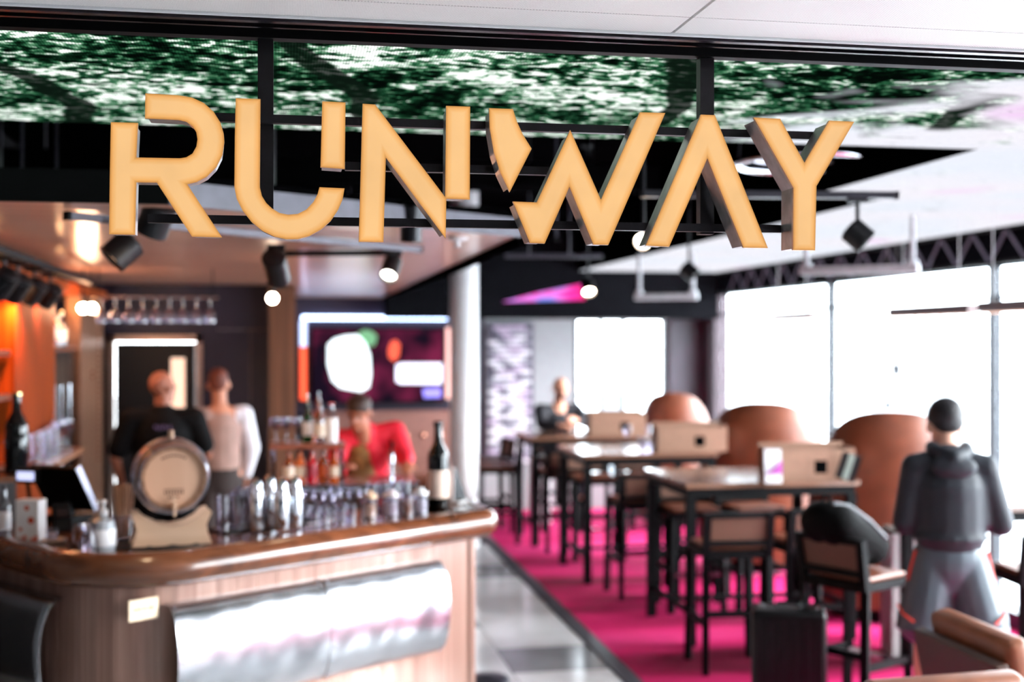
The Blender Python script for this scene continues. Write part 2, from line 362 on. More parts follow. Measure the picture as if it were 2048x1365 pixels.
# wood slat ceiling over the bar (each slat a part) with grey fascia
CP = [(-2.0, 4.74), (-0.43, 4.74), (1.10, 5.93), (1.10, 11.18), (-2.0, 11.39)]
cw = struct(MB().prism(CP, 'z', 2.53, 2.62).build('ceiling_wood', BLACKM))
SLAT = wood('slat_wood', (196, 138, 112), (228, 176, 150), 0.28, 'x', 5.0, coat=0.3, fine=18)
def slat_x(y):
    if y <= 5.93: return -0.43 + (y - 4.74) * (1.53 / 1.19)
    return 1.09
sp = 0.118; y = 4.75; sm = {}
while y < 11.3:
    xr0, xr1 = min(slat_x(y), 1.09), min(slat_x(y + sp - 0.012), 1.09)
    if y > 11.07: xr0 = xr1 = -0.15
    key = round(xr0, 3)
    if key not in sm or xr0 != xr1: sm[key] = MB().prism([(-1.99, 0), (xr0, 0), (xr1, sp - 0.012), (-1.99, sp - 0.012)], 'z', 2.50, 2.53).mesh('slat', SLAT)
    inst('slat', sm[key], (0, y, 0), cw); y += sp
struct(MB().bar((-0.42, 4.735, 2.545), (1.115, 5.925, 2.545), 0.02, 0.09).build('trim_7', mat('fascia_grey', (112, 110, 122), 0.4)))
struct(MB().b2((-2.0, 4.715, 2.50), (-0.42, 4.735, 2.62)).build('trim_8', BLACK))
struct(MB().b2((1.105, 5.93, 2.47), (1.16, 14.4, 2.66)).build('trim_9', BLACKM))
struct(MB().b2((0.021, 11.2, 2.50), (1.10, 14.49, 2.6)).build('ceiling_tv_bay', SLAT))

# LED ceiling: three screen panels around the services opening
def led_mat():
    m, nt, N, L, B = _new('led_foliage_picture')
    N.remove(B); out = N['Material Output']
    tc = N.new('ShaderNodeTexCoord')
    def noise(sc, det=3, vec=None, dist=0.0):
        n = N.new('ShaderNodeTexNoise'); n.inputs['Scale'].default_value = sc; n.inputs['Detail'].default_value = det; n.inputs['Distortion'].default_value = dist
        L.new(vec or tc.outputs['Object'], n.inputs['Vector']); return n.outputs['Fac']
    def ramp(fac, stops):
        r = N.new('ShaderNodeValToRGB'); e = r.color_ramp.elements
        e[0].position, e[0].color = stops[0][0], stops[0][1]; e[1].position, e[1].color = stops[-1][0], stops[-1][1]
        for p, c in stops[1:-1]: q = e.new(p); q.color = c
        L.new(fac, r.inputs[0]); return r.outputs[0]
    def math_(op, a, b):
        n = N.new('ShaderNodeMath'); n.operation = op; n.use_clamp = False
        for i, v in enumerate((a, b)):
            if hasattr(v, 'links'): L.new(v, n.inputs[i])
            else: n.inputs[i].default_value = v
        return n.outputs[0]
    def mixc(f, a, b, mode='MIX'):
        n = N.new('ShaderNodeMix'); n.data_type = 'RGBA'; n.blend_type = mode
        if hasattr(f, 'links'): L.new(f, n.inputs[0])
        else: n.inputs[0].default_value = f
        for i, v in ((6, a), (7, b)):
            if hasattr(v, 'links'): L.new(v, n.inputs[i])
            else: n.inputs[i].default_value = v
        return n.outputs[2]
    mpn = N.new('ShaderNodeMapping'); mpn.inputs['Scale'].default_value = (0.72, 1.05, 1); mpn.inputs['Rotation'].default_value = (0, 0, 0.12); L.new(tc.outputs['Object'], mpn.inputs[0])
    v = mpn.outputs[0]
    big = noise(1.9, 2, v, 0.4); mid = noise(8.0, 3, v, 0.8); fine = noise(30.0, 2, v, 0.6)
    f = math_('ADD', math_('MULTIPLY', big, 0.27), math_('ADD', math_('MULTIPLY', mid, 0.36), math_('MULTIPLY', fine, 0.42)))
    leaf = ramp(f, [(0.455, (0.001, 0.003, 0.002, 1)), (0.500, (0.004, 0.024, 0.010, 1)), (0.540, (0.03, 0.16, 0.07, 1)), (0.565, (0.24, 0.50, 0.30, 1)), (0.588, (1.2, 1.25, 1.2, 1))])
    # thin dark branches
    wv = N.new('ShaderNodeTexWave'); wv.inputs['Scale'].default_value = 0.42; wv.inputs['Distortion'].default_value = 3.0; wv.inputs['Detail'].default_value = 2.5; wv.inputs['Detail Scale'].default_value = 1.2
    L.new(v, wv.inputs['Vector'])
    br = ramp(wv.outputs['Fac'], [(0.975, (0, 0, 0, 1)), (0.985, (1, 1, 1, 1))])
    leaf = mixc(math_('MULTIPLY', br, 0.95), leaf, (0.004, 0.010, 0.006, 1))
    # paler to the right: sky of the picture plus painted window reflection
    sx = N.new('ShaderNodeSeparateXYZ'); L.new(tc.outputs['Object'], sx.inputs[0])
    sk = math_('ADD', math_('MULTIPLY', math_('SUBTRACT', sx.outputs[0], 1.9), 0.20), math_('SUBTRACT', noise(1.3, 3, None, 0.8), 0.5))
    yb = math_('MULTIPLY', math_('SUBTRACT', sx.outputs[1], 3.9), 0.10)
    sk = math_('ADD', sk, yb)
    skm = ramp(sk, [(0.02, (0, 0, 0, 1)), (0.14, (1, 1, 1, 1))])
    hue = noise(0.9, 2)
    skc = ramp(hue, [(0.26, (0.98, 0.72, 1.0, 1)), (0.36, (1.0, 0.97, 1.05, 1)), (0.60, (0.92, 0.96, 1.06, 1))])
    col = mixc(math_('MULTIPLY', skm, ramp(mid, [(0.60, (1, 1, 1, 1)), (0.72, (0.45, 0.45, 0.45, 1))])), leaf, skc)
    # far end of the strip fades into a magenta picture
    fr = ramp(sx.outputs[1], [(0.0, (0, 0, 0, 1)), (1.0, (1, 1, 1, 1))])
    # LED pitch lines
    w2 = N.new('ShaderNodeTexWave'); w2.inputs['Scale'].default_value = 38; w2.bands_direction = 'X'; L.new(tc.outputs['Object'], w2.inputs['Vector'])
    st = math_('ADD', math_('MULTIPLY', w2.outputs['Fac'], 0.8), 0.55)
    em = N.new('ShaderNodeEmission'); L.new(col, em.inputs[0]); L.new(st, em.inputs[1]); L.new(em.outputs[0], out.inputs[0])
    return m
LED = led_mat(); LED.cycles.emission_sampling = 'NONE'
led = thing('led_ceiling_screen', 'large ceiling screen showing green leaves and pale sky above the sign', 'screen', (0, 0, 2.8))
MB().b2((-5.4, 2.94, 0), (4.98, 4.78, 0.05)).build('screen_panel', [LED], led)
MB().b2((2.845, 4.782, 0), (4.98, 6.34, 0.05)).build('screen_panel', [LED], led)
MB().b2((3.30, 6.342, 0), (4.98, 13.88, 0.05)).build('screen_panel', [LED], led)
MB().b2((-5.4, 4.781, 0.0), (2.845, 4.80, 0.7)).build('edge_upstand', BLACKM, led)
MB().b2((2.82, 4.81, 0.0), (2.844, 6.34, 0.7)).b2((2.82, 6.343, 0.0), (3.30, 6.36, 0.7)).b2((3.275, 6.361, 0), (3.299, 13.88, 0.7)).build('edge_upstand', BLACKM, led)
# magenta LED ribbon on the far bulkhead
pk = thing('led_ribbon_screen', 'slim magenta and blue light ribbon on the far dark bulkhead', 'screen', (0, 13.885, 0))
def ribbon_mat():
    m, nt, N, L, B = _new('magenta_ribbon'); N.remove(B)
    tc = N.new('ShaderNodeTexCoord'); mp = N.new('ShaderNodeMapping'); mp.inputs['Scale'].default_value = (1.6, 1, 5); L.new(tc.outputs['Object'], mp.inputs[0])
    nz = N.new('ShaderNodeTexNoise'); nz.inputs['Scale'].default_value = 1.4; L.new(mp.outputs[0], nz.inputs[0])
    r = N.new('ShaderNodeValToRGB'); e = r.color_ramp.elements
    e[0].position = 0.36; e[0].color = (0.9, 0.03, 0.12, 1); e[1].position = 0.66; e[1].color = (0.22, 0.30, 0.95, 1)
    for p, c in ((0.45, (1.0, 0.04, 0.45, 1)), (0.54, (0.85, 0.25, 0.9, 1))): q = e.new(p); q.color = c
    L.new(nz.outputs['Fac'], r.inputs[0]); em = N.new('ShaderNodeEmission'); em.inputs[1].default_value = 1.3; L.new(r.outputs[0], em.inputs[0]); L.new(em.outputs[0], N['Material Output'].inputs[0]); return m
xa, xb = PXx(1005, 13.87), PXx(1170, 13.87)
MB().prism([(xa, 2.44), (xb, 2.47), (xb, 2.66), (xa + 0.42, 2.55)], 'y', -0.01, 0.012).build('ribbon_face', ribbon_mat(), pk)
# ------------------------------------------------------------------ the sign
YS = 2.80
def crop(pts, ox, oy, sc): return [(ox + sc * x, oy + sc * y) for x, y in pts]
def offset_poly(P, d):             # inward offset with limited mitres
    n = len(P); A = sum(P[i][0] * P[(i + 1) % n][1] - P[(i + 1) % n][0] * P[i][1] for i in range(n)); sg = 1 if A > 0 else -1
    out = []
    for i in range(n):
        a, p, b = Vector(P[i - 1]), Vector(P[i]), Vector(P[(i + 1) % n])
        e1, e2 = (p - a).normalized(), (b - p).normalized()
        n1, n2 = Vector((-e1.y, e1.x)) * sg, Vector((-e2.y, e2.x)) * sg
        m = n1 + n2
        if m.length < 1e-4: m = n1
        m.normalize(); c = max(0.42, m.dot(n1)); out.append(tuple(p + m * (d / c)))
    return out
LET = [
 ('R', crop([(90,308),(314,314),(300,600),(665,607),(715,598),(765,568),(797,510),(806,450),(796,390),(765,340),(715,305),(650,290),(372,277),(375,70),(650,85),(760,104),(860,150),(940,222),(995,310),(1022,400),(1028,470),(1012,580),(962,680),(885,758),(800,803),(722,822),(1010,1262),(760,1255),(470,808),(300,806),(290,1240),(75,1236),(82,700)], 200, 170, .24186)),
 ('U', crop([(92,70),(303,78),(297,830),(315,905),(352,965),(402,1012),(465,1050),(540,1065),(620,1058),(695,1020),(755,955),(790,890),(806,830),(1020,840),(1003,935),(965,1025),(902,1118),(820,1192),(720,1247),(620,1273),(520,1274),(420,1252),(318,1203),(228,1128),(150,1030),(100,930),(80,830),(84,400)], 450, 180, .23445)),
 ('U', crop([(830,97),(1028,107),(1022,675),(815,660)], 450, 180, .23445)),
 ('N', crop([(108,75),(215,82),(822,885),(816,1225),(306,535),(285,1257),(75,1252)], 700, 190, .23445)),
 ('N', crop([(820,93),(1025,100),(1022,893),(812,885)], 700, 190, .23445)),
 ('W', crop([(80,72),(290,80),(325,190),(375,300),(455,430),(262,812),(180,640),(122,460),(86,250)], 960, 200, .22714)),
 ('W', crop([(290,895),(500,903),(795,265),(1065,880),(1408,108),(1632,115),(1130,1278),(1000,1275),(788,765),(570,1265),(440,1260)], 960, 200, .22714)),
 ('A', crop([(625,85),(748,90),(1215,1262),(1000,1258),(682,470),(345,1250),(140,1240)], 1260, 210, .2271)),
 ('Y', crop([(165,110),(398,122),(612,510),(830,138),(1050,148),(718,715),(706,1282),(512,1280),(515,730)], 1470, 210, .2271)),
]
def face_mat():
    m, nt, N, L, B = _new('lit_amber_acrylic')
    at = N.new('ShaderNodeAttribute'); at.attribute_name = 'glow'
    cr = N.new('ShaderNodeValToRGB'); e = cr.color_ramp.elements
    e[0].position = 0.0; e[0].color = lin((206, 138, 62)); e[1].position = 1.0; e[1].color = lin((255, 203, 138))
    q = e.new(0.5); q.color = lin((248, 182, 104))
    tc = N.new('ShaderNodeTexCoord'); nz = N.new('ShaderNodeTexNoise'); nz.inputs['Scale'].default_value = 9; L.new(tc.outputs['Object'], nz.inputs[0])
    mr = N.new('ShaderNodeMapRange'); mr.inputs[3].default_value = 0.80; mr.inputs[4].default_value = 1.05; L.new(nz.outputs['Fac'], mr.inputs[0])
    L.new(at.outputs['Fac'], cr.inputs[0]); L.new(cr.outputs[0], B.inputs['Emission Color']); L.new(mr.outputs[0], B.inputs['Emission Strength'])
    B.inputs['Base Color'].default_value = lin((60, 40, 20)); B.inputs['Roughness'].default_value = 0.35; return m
FACE = face_mat(); RET = mat('polished_return', (196, 190, 190), 0.34, 0.85, var=0.2, scale=25)
EDGE = mat('acrylic_edge', (214, 170, 140), 0.3)
sign = thing('letter_sign', 'hanging RUNWAY sign of lit amber letters on a black bar frame', 'sign', (0, YS, 2.2))
for ch, P in LET:
    Q = []
    for px, py in P:
        x, y, z = onY(px, py, YS); Q.append((x, z - 2.2))
    R = offset_poly(Q, 0.0045)
    o = MB().prism(R, 'y', 0.009, 0.084).build('letter', RET, sign)
    o['label'] = 'polished metal body of the letter %s' % ch
    # lit face: outer rim and two inset loops carry the edge fall-off of the light box
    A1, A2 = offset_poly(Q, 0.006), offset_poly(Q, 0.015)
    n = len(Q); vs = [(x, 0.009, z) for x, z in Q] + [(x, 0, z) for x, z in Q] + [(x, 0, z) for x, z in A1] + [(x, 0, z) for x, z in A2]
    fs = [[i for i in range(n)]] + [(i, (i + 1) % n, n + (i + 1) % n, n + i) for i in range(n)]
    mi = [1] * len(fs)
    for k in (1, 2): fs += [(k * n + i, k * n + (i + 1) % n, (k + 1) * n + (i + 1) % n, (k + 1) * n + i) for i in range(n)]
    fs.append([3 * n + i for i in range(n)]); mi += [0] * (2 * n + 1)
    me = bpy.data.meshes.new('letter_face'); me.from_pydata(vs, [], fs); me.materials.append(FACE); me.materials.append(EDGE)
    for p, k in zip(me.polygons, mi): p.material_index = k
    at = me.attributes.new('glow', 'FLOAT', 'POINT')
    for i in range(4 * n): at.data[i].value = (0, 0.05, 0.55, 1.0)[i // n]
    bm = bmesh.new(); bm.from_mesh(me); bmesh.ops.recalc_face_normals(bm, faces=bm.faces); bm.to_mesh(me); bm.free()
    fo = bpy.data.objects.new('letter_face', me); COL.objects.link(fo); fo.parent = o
YB = 2.896                          # frame plane
def hb(pa, pb, pyc, pref):
    z = onY(pref, pyc, YB)[2]; xa, xb2 = onY(pa, 0, YB)[0], onY(pb, 0, YB)[0]
    MB().b2((xa, 0.0845, z - 0.0095 - 2.2), (xb2, 0.1045, z + 0.0095 - 2.2)).build('frame_bar', FRAME, sign)
hb(430, 1645, 241, 600); hb(690, 1096, 337, 850); hb(296, 1575, 447, 850)
for pc, pb in ((531, 418), (1417, 468)):
    x = onY(pc, 0, YB)[0]; z = onY(pc, pb, YB)[2]
    MB().b2((x - 0.0176, 0.105, z - 2.2), (x + 0.0176, 0.135, 2.689 - 2.2)).build('hanger_post', FRAME, sign)

# ------------------------------------------------------------------ track lights
HEADM = mat('spot_black', (20, 21, 25), 0.42, 0.2); HEADG = mat('spot_grey_edge', (150, 150, 165), 0.3, 0.8)
WARM = glow('lamp_lens_warm', (255, 226, 196), 45.0)
DIM = glow('lamp_lens_dim', (255, 206, 176), 0.9)
def track(label, p, q, m=ALU, w=0.034, h=0.03, group=None, hang=None):
    c = [(p[i] + q[i]) / 2 for i in range(3)]
    t = thing('light_track', label, 'track', c, 0, group)
    MB().bar([p[i] - c[i] for i in range(3)], [q[i] - c[i] for i in range(3)], w, h).build('rail', m, t)
    d = (Vector(q) - Vector(p)).normalized()
    for e, sg in ((p, 1), (q, -1)):
        a = Vector(e) - Vector(c); MB().bar(a - d * sg * 0.012, a - d * sg * 0.0005, w + 0.004, h + 0.004).build('end_cap', BLACK, t)
    if hang:
        for f in (.25, .66):
            a = Vector(p).lerp(Vector(q), f) - Vector(c); MB().tube([a, a + Vector((0, 0, hang - c[2]))], .004, 6).build('hanger_rod', ALU, t)
    return t
def spotlamp(label, px, py, d, top, aim, rad=0.05, ln=0.13, lens=None, power=0, col=(255, 214, 170), group=None, size=1.1, body=None):
    """track spot: head centre at pixel px,py and depth d, hung from height top, aim = direction the lamp looks."""
    x, y = W(px, d); z = ZP(py, d)
    t = thing('track_spotlight', label, 'spotlight', (x, y, z), 0, group)
    A = Vector(aim).normalized(); M = A.to_track_quat('Z', 'Y').to_matrix()
    MB().lathe([(rad * .6, -ln / 2), (rad, -ln / 2 + 0.012), (rad, ln / 2), (rad - 0.006, ln / 2), (rad - 0.008, ln / 2 - 0.02)], 24, M=M).build('lamp_head', body or HEADM, t, smooth=True)
    MB().lathe([(rad - 0.0085, ln / 2 - 0.019), (0.0001, ln / 2 - 0.012)], 24, M=M).build('lens', lens or DIM, t)
    pv = Vector((0, 0, rad * 0.9 + 0.02))
    MB().tube([pv - Vector((0, 0, 0.02)), (0, 0, max(0.05, top - z - 0.03))], 0.009).build('stem', HEADM, t)
    MB().box((0, 0, max(0.06, top - z - 0.016)), (0.09, 0.03, 0.03)).build('adapter', HEADM, t)
    if power: spot_light('spotlight_beam', Vector((x, y, z)) + A * (ln / 2 + 0.01), Vector((x, y, z)) + A * 2, power, col, size, 0.6, 0.04, t)
    return t
DN = Vector((0, 0, -1))
# tracks under the wood ceiling
def cz(px, py, z): d = (z - EYE) * FP / (682.5 - py); return (*W(px, d), z)
trA, trB = cz(137, 432, 2.478), cz(838, 500, 2.478)
track('long grey light track under the front of the wood ceiling', trA, trB, mat('track_pale', (108, 106, 118), .5))
spotlamp('black spotlight behind the leg of the amber letter R', 313, 436, 4.75, 2.48, (-.35, .35, -.8), 0.062, 0.13, None, 14)
spotlamp('black spotlight with warm rim just below the stem of letter R', 246, 500, 4.9, 2.48, (-.75, -.25, -.75), 0.062, 0.12, glow('lens_warm_soft', (255, 196, 150), 1.2), 8)
spotlamp('black spotlight seen through the amber letter N', 822, 445, 5.5, 2.48, (0.0, .15, -1), 0.048, 0.17, None, 22, body=mat('spot_black_grey', (26, 26, 32), 0.3, 0.4))
spotlamp('bright white spotlight angled left above the television', 782, 536, 6.4, 2.48, (-.28, -.75, -.75), 0.048, 0.14, glow('lamp_lens_white', (255, 250, 236), 9.0), 4)
spotlamp('dark spotlight under the letter U with glowing lens', 552, 536, 6.2, 2.48, (.12, .85, -.5), 0.06, 0.20, None, 45)
track('short black light track behind the bright spotlight', cz(560, 508, 2.478), cz(800, 506, 2.478), BLACK)
MB_l = thing('pendant_bulb', 'round glowing bulb hanging below the dark spotlight', 'lamp', (*W(545, 7.4), ZP(597, 7.4)))
MB().ball((0, 0, 0), 0.032, 16).build('bulb', WARM, MB_l, smooth=True); MB().tube([(0, 0, 0.03), (0, 0, 0.055)], 0.014).build('socket', HEADM, MB_l)
MB().tube([(0, 0, .055), (0, 0, 2.5 - MB_l.location.z)], 0.004, 6).build('cord', BLACK, MB_l)
# left track by the back bar with four spots and two bare bulbs
track('dark light track along the bottle shelves', (-1.22, 5.2, 2.40), (-1.30, 8.9, 2.40), BLACK)
for k, (px, py, d) in enumerate(((8, 565, 5.9), (35, 575, 6.3), (68, 582, 6.8), (100, 590, 7.4))):
    spotlamp(('first', 'second', 'third', 'fourth')[k] + ' dark spotlight from the left edge on the shelf track', px, py, d, 2.41, (-.6, .5, -.7), 0.055, 0.14, glow('lens_orange', (255, 180, 120), 2.0), 80 if k in (1, 2) else 12, (255, 160, 84), size=1.3)
for k, (px, nm) in enumerate(((166, 'left'), (184, 'right'))):
    t = thing('globe_bulb', '%s one of two bright globe bulbs above the stud panel' % nm, 'lamp', (*W(px, 8.7), ZP(617, 8.7)))
    MB().ball((0, 0, 0), 0.034, 16).build('bulb', glow('globe_warm', (255, 226, 196), 60.0), t, smooth=True)
    MB().tube([(0, 0, .03), (0, 0, .06)], 0.014).build('socket', HEADM, t); MB().tube([(0, 0, .06), (0, 0, 2.5 - t.location.z)], 0.004, 6).build('cord', BLACK, t)
    l = point_light('globe_light', (0, 0, 0.0), 4, (255, 170, 110), 0.04); l.parent = t; l.location = (0.0, -0.06, 0.0)
# sprinkler rose on the wood ceiling
x, y = W(915, 6.0)
t = thing('ceiling_sprinkler', 'small white sprinkler rose near the right edge of the wood ceiling', 'sprinkler', (x, y, 2.45))
MB().lathe([(0.05, 0.049), (0.052, 0.04), (0.03, 0.03), (0.012, 0.028), (0.012, 0)], 16).build('rose', WHITE, t, smooth=True); MB().lathe([(0.024, 0), (0.024, -0.003)], 12).build('deflector', CHROME, t)
# spots in the opening and along the LED strip
track('dark light track crossing the black opening behind letters A and Y', cz(1286, 388, 2.64), cz(1790, 391, 2.64), mat('track_grey', (70, 68, 76), 0.4, 0.5), hang=3.5)
spotlamp('black cube-like spotlight hanging right of the letter Y', 1715, 470, 5.5, 2.64, (.62, -.3, -.62), 0.058, 0.105, glow('lens_pink', (255, 216, 206), 1.6), 6)
spotlamp('dark spotlight under the screen strip above the leather pods', 1378, 542, 9.0, 3.50, (.6, -.3, -.6), 0.058, 0.115)
spotlamp('spotlight with a round glowing lens in front of the magenta ribbon', 1176, 575, 9.5, 3.50, (-.02, -.6, -.6), 0.052, 0.12, WARM, 5)
spotlamp('warm spotlight half hidden behind the left foot of letter A', 1287, 478, 5.9, 3.50, (-.35, -.9, -.35), 0.045, 0.11, WARM, 3)
track('grey conduit rail crossing the dark ceiling beyond the letter W', cz(1010, 512, 2.62), cz(1205, 512, 2.62), mat('conduit_grey', (96, 92, 104), 0.4, 0.6), 0.03, 0.03, hang=3.5)
# chrome ring luminaire in the opening
x, y = W(1614, 6.35)
t = thing('ring_luminaire', 'chrome ring luminaire in the dark opening behind letter Y', 'lamp', (x, y, 2.91))
n = 48; MB().tube([(0.35 * math.cos(2 * math.pi * k / n), 0.35 * math.sin(2 * math.pi * k / n), 0) for k in range(n + 1)], 0.022, 10, cap=False).build('outer_ring', CHROME, t, smooth=True)
MB().tube([(0.27 * math.cos(2 * math.pi * k / n), 0.27 * math.sin(2 * math.pi * k / n), 0.03) for k in range(n + 1)], 0.012, 8, cap=False).build('inner_ring', ALU, t, smooth=True)
for k in range(3):
    a = k * 2.094 + 0.5; MB().tube([(0.35 * math.cos(a), 0.35 * math.sin(a), 0.01), (0.3 * math.cos(a), 0.3 * math.sin(a), 0.59)], 0.004, 6).build('hanger_rod', ALU, t)
# services: ducts and hangers in the dark ceiling
DUCT = matte('dark_duct', (9, 9, 10))
for k, (x0, y0, x1, y1, z, lab) in enumerate(((-2, 6.5, 2.7, 6.5, 3.2, 'near'), (-2, 8.6, 2.6, 8.6, 3.15, 'middle'), (-2, 11, 3.1, 11, 3.1, 'far'))):
    t = thing('air_duct', '%s black air duct crossing the dark ceiling opening' % lab, 'duct', ((x0 + x1) / 2, y0, z)); MB().box((0, 0, 0), (x1 - x0, 0.3, 0.18)).build('duct_body', DUCT, t, bevel=0.01)
    for kx in (-0.4, 0.0, 0.4): MB().tube([(kx * (x1 - x0), 0, 0.09), (kx * (x1 - x0), 0, 3.5 - z)], 0.006, 6).build('hanger_rod', ALU, t)
for k, (px, y1) in enumerate(((2, 5.4), (44, 5.6), (113, 5.8), (548, 5.3), (1113, 7.4))):
    t0 = onY(px, 300, y1); t = thing('hanger_strut', ('first', 'second', 'third', 'fourth', 'fifth')[k] + ' thin pale hanger strut from the left in the black opening', 'strut', (t0[0], y1, 2.62))
    MB().box((0, 0, 0.44), (0.014, 0.014, 0.88)).build('rod', ALU if k in (0, 3) else mat('strut_grey', (90, 88, 100), 0.4, 0.6), t); MB().box((0, 0, 0), (0.03, 0.03, 0.02)).build('foot', BLACK, t)
# lattice girder above the windows
GIR = mat('girder_grey', (112, 104, 122), 0.45, 0.3)
gd = thing('lattice_girder', 'grey lattice girder with zigzag braces above the window wall', 'girder', (4.93, 8.5, 2.54))
MB().b2((-0.02, -5.4, 0.0), (0.02, 5.3, 0.025)).build('bottom_chord', BLACK, gd); MB().b2((-0.02, -5.4, 0.232), (0.02, 5.3, 0.257)).build('top_chord', BLACK, gd)
k = 0; yy = -5.2
while yy < 4.9:
    MB().bar((0.0, yy, 0.02), (0.0, yy + 0.22, 0.236), 0.014, 0.018).build('brace', GIR, gd); MB().bar((0.0, yy + 0.22, 0.236), (0.0, yy + 0.44, 0.02), 0.014, 0.018).build('brace', GIR, gd); yy += 0.44
# hanging white tube luminaires
def hang_tube(label, a, b, ztop, r=0.03):
    c = [(a[i] + b[i]) / 2 for i in range(3)]; t = thing('tube_luminaire', label, 'lamp', c)
    A, B2 = [Vector(p) - Vector(c) for p in (a, b)]; d = (B2 - A).normalized()
    MB().bar(A, B2, r * 2, r * 1.7).build('body', mat('pale_grey_metal', (205, 205, 210), 0.4), t, bevel=0.004)
    for p in (A + d * 0.04, B2 - d * 0.04):
        MB().tube([p, p + Vector((0, 0, ztop - c[2]))], 0.018, 10).build('drop_rod', MATS['pale_grey_metal'], t, smooth=True); MB().lathe([(0.035, 0), (0.035, 0.03)], 14, c=p + Vector((0, 0, r * .8))).build('collar', MATS['pale_grey_metal'], t)
xa, ya = W(1602, 8.4); xb, yb = W(1838, 7.9)
hang_tube('pale suspended box luminaire below the right screen strip', (xa, ya, 2.47), (xb, yb, 2.46), 2.8)
xa, ya = W(1270, 11.4); xb, yb = W(1395, 11.2)
hang_tube('far pale suspended luminaire near the corner of the windows', (xa, ya, 2.40), (xb, yb, 2.40), 2.8)
def pend(label, pa, pb, da, db, za, zb):
    xa, ya = W(pa, da); xb, yb = W(pb, db); c = ((xa + xb) / 2, (ya + yb) / 2, (za + zb) / 2)
    t = thing('linear_pendant', label, 'lamp', c)
    A = Vector((xa, ya, za)) - Vector(c); B2 = Vector((xb, yb, zb)) - Vector(c)
    MB().bar(A, B2, 0.07, 0.06).build('body', mat('pendant_bronze', (120, 104, 104), 0.35, 0.6), t, bevel=0.004)
    MB().bar(A - Vector((0, 0, .034)), B2 - Vector((0, 0, .034)), 0.04, 0.006).build('diffuser', glow('pendant_soft', (255, 206, 176), 1.3), t)
    for f in (0.15, 0.85):
        p = A.lerp(B2, f); MB().tube([p, p + Vector((0, 0, 2.8 - c[2]))], 0.0025, 6).build('cord', WHITE, t)
pend('bronze linear pendant over the nearest window pod', 1785, 1945, 8.7, 7.7, 2.20, 2.20)
pend('bronze linear pendant at the right edge before the window', 1965, 2120, 7.4, 6.6, 2.20, 2.20)
pend('far bronze linear pendant over the middle window pod', 1545, 1625, 11.6, 10.6, 2.22, 2.22)
# ------------------------------------------------------------------ the bar counter
Fd, Gd = Vector((0.812, 0.583)).normalized(), Vector((-0.583, 0.812)).normalized()
E = Vector((1.084, 6.47)); K = Vector((-0.718, 5.176))
def arc(c, r, a0, a1, n): return [(c[0] + r * math.cos(a0 + (a1 - a0) * i / n), c[1] + r * math.sin(a0 + (a1 - a0) * i / n)) for i in range(n + 1)]
def round_path(P, rad, n=10):
    out = [P[0]]
    for i in range(1, len(P) - 1):
        p, a, b = P[i], (P[i - 1] - P[i]).normalized(), (P[i + 1] - P[i]).normalized()
        ang = a.angle(b); t = rad[i] / math.tan(ang / 2)
        for k in range(n + 1):
            u = k / n; q0, q1 = p + a * t, p + b * t
            # circular arc through q0, q1
            c = p + (a + b).normalized() * (rad[i] / math.sin(ang / 2))
            v0, v1 = q0 - c, q1 - c; th = v0.angle_signed(v1); cs, sn = math.cos(-th * u), math.sin(-th * u)
            out.append(c + Vector((v0.x * cs - v0.y * sn, v0.x * sn + v0.y * cs)))
    out.append(P[-1]); return out
EB = E + Gd * 0.70 + Fd * 0.40; KL = K + Gd * 1.5
path = round_path([EB, E, K, KL], [0, 0.13, 0.46, 0], 12)      # right end -> front -> rounded corner -> left side; outside is to the left of travel
TOPW = wood('counter_wood', (66, 36, 22), (128, 72, 44), 0.22, 'x', 5.0, coat=0.5, fine=14); RAILW = wood('rail_wood', (78, 44, 28), (140, 82, 52), 0.24, 'x', 5.0, coat=0.8, fine=14)
BODW = wood('bar_board_wood', (150, 108, 94), (190, 150, 134), 0.34, 'z', 5.0, coat=0.7, fine=26)
bar = thing('bar_counter', 'curved wooden bar counter with thick polished rail and steel wing panels', 'bar', (0, 0, 0))
def prof(pts): return [(-o, z) for o, z in pts]                 # outside = negative right offset
MB().sweep(path, prof([(-0.60, 1.062), (-0.60, 1.10), (-0.088, 1.10), (-0.088, 1.062)])).build('counter_top', TOPW, bar)
rp = [(-0.086, 1.10), (-0.075, 1.113), (-0.045, 1.120), (-0.015, 1.115), (0.012, 1.098), (0.028, 1.07), (0.032, 1.04), (0.024, 1.01), (0.004, 0.985), (-0.03, 0.972), (-0.086, 0.970)]
MB().sweep(path, prof(rp)).build('bar_rail', RAILW, bar, smooth=True)
inner = [(-0.55, 0.0), (-0.55, 1.06), (-0.115, 1.06), (-0.115, 0.0)]
MB().sweep(path, prof(inner)).build('carcass', BLACKM, bar)
# vertical boards around the outside, each its own part
def walk(P, step):
    out = [Vector(P[0])]; acc = 0
    L_ = [0]
    for i in range(1, len(P)): L_.append(L_[-1] + (Vector(P[i]) - Vector(P[i - 1])).length)
    n = int(L_[-1] / step)
    for k in range(n + 1):
        s = L_[-1] * k / n; i = max(j for j in range(len(L_)) if L_[j] <= s + 1e-9); i = min(i, len(P) - 2)
        f = (s - L_[i]) / max(1e-9, L_[i + 1] - L_[i]); out.append(Vector(P[i]).lerp(Vector(P[i + 1]), f))
    return out[1:]
def off(P, o):
    out = []
    for i in range(len(P)):
        a, b = Vector(P[max(i - 1, 0)]), Vector(P[min(i + 1, len(P) - 1)]); d = (b - a).normalized(); out.append(Vector(P[i]) + Vector((-d.y, d.x)) * o)
    return out
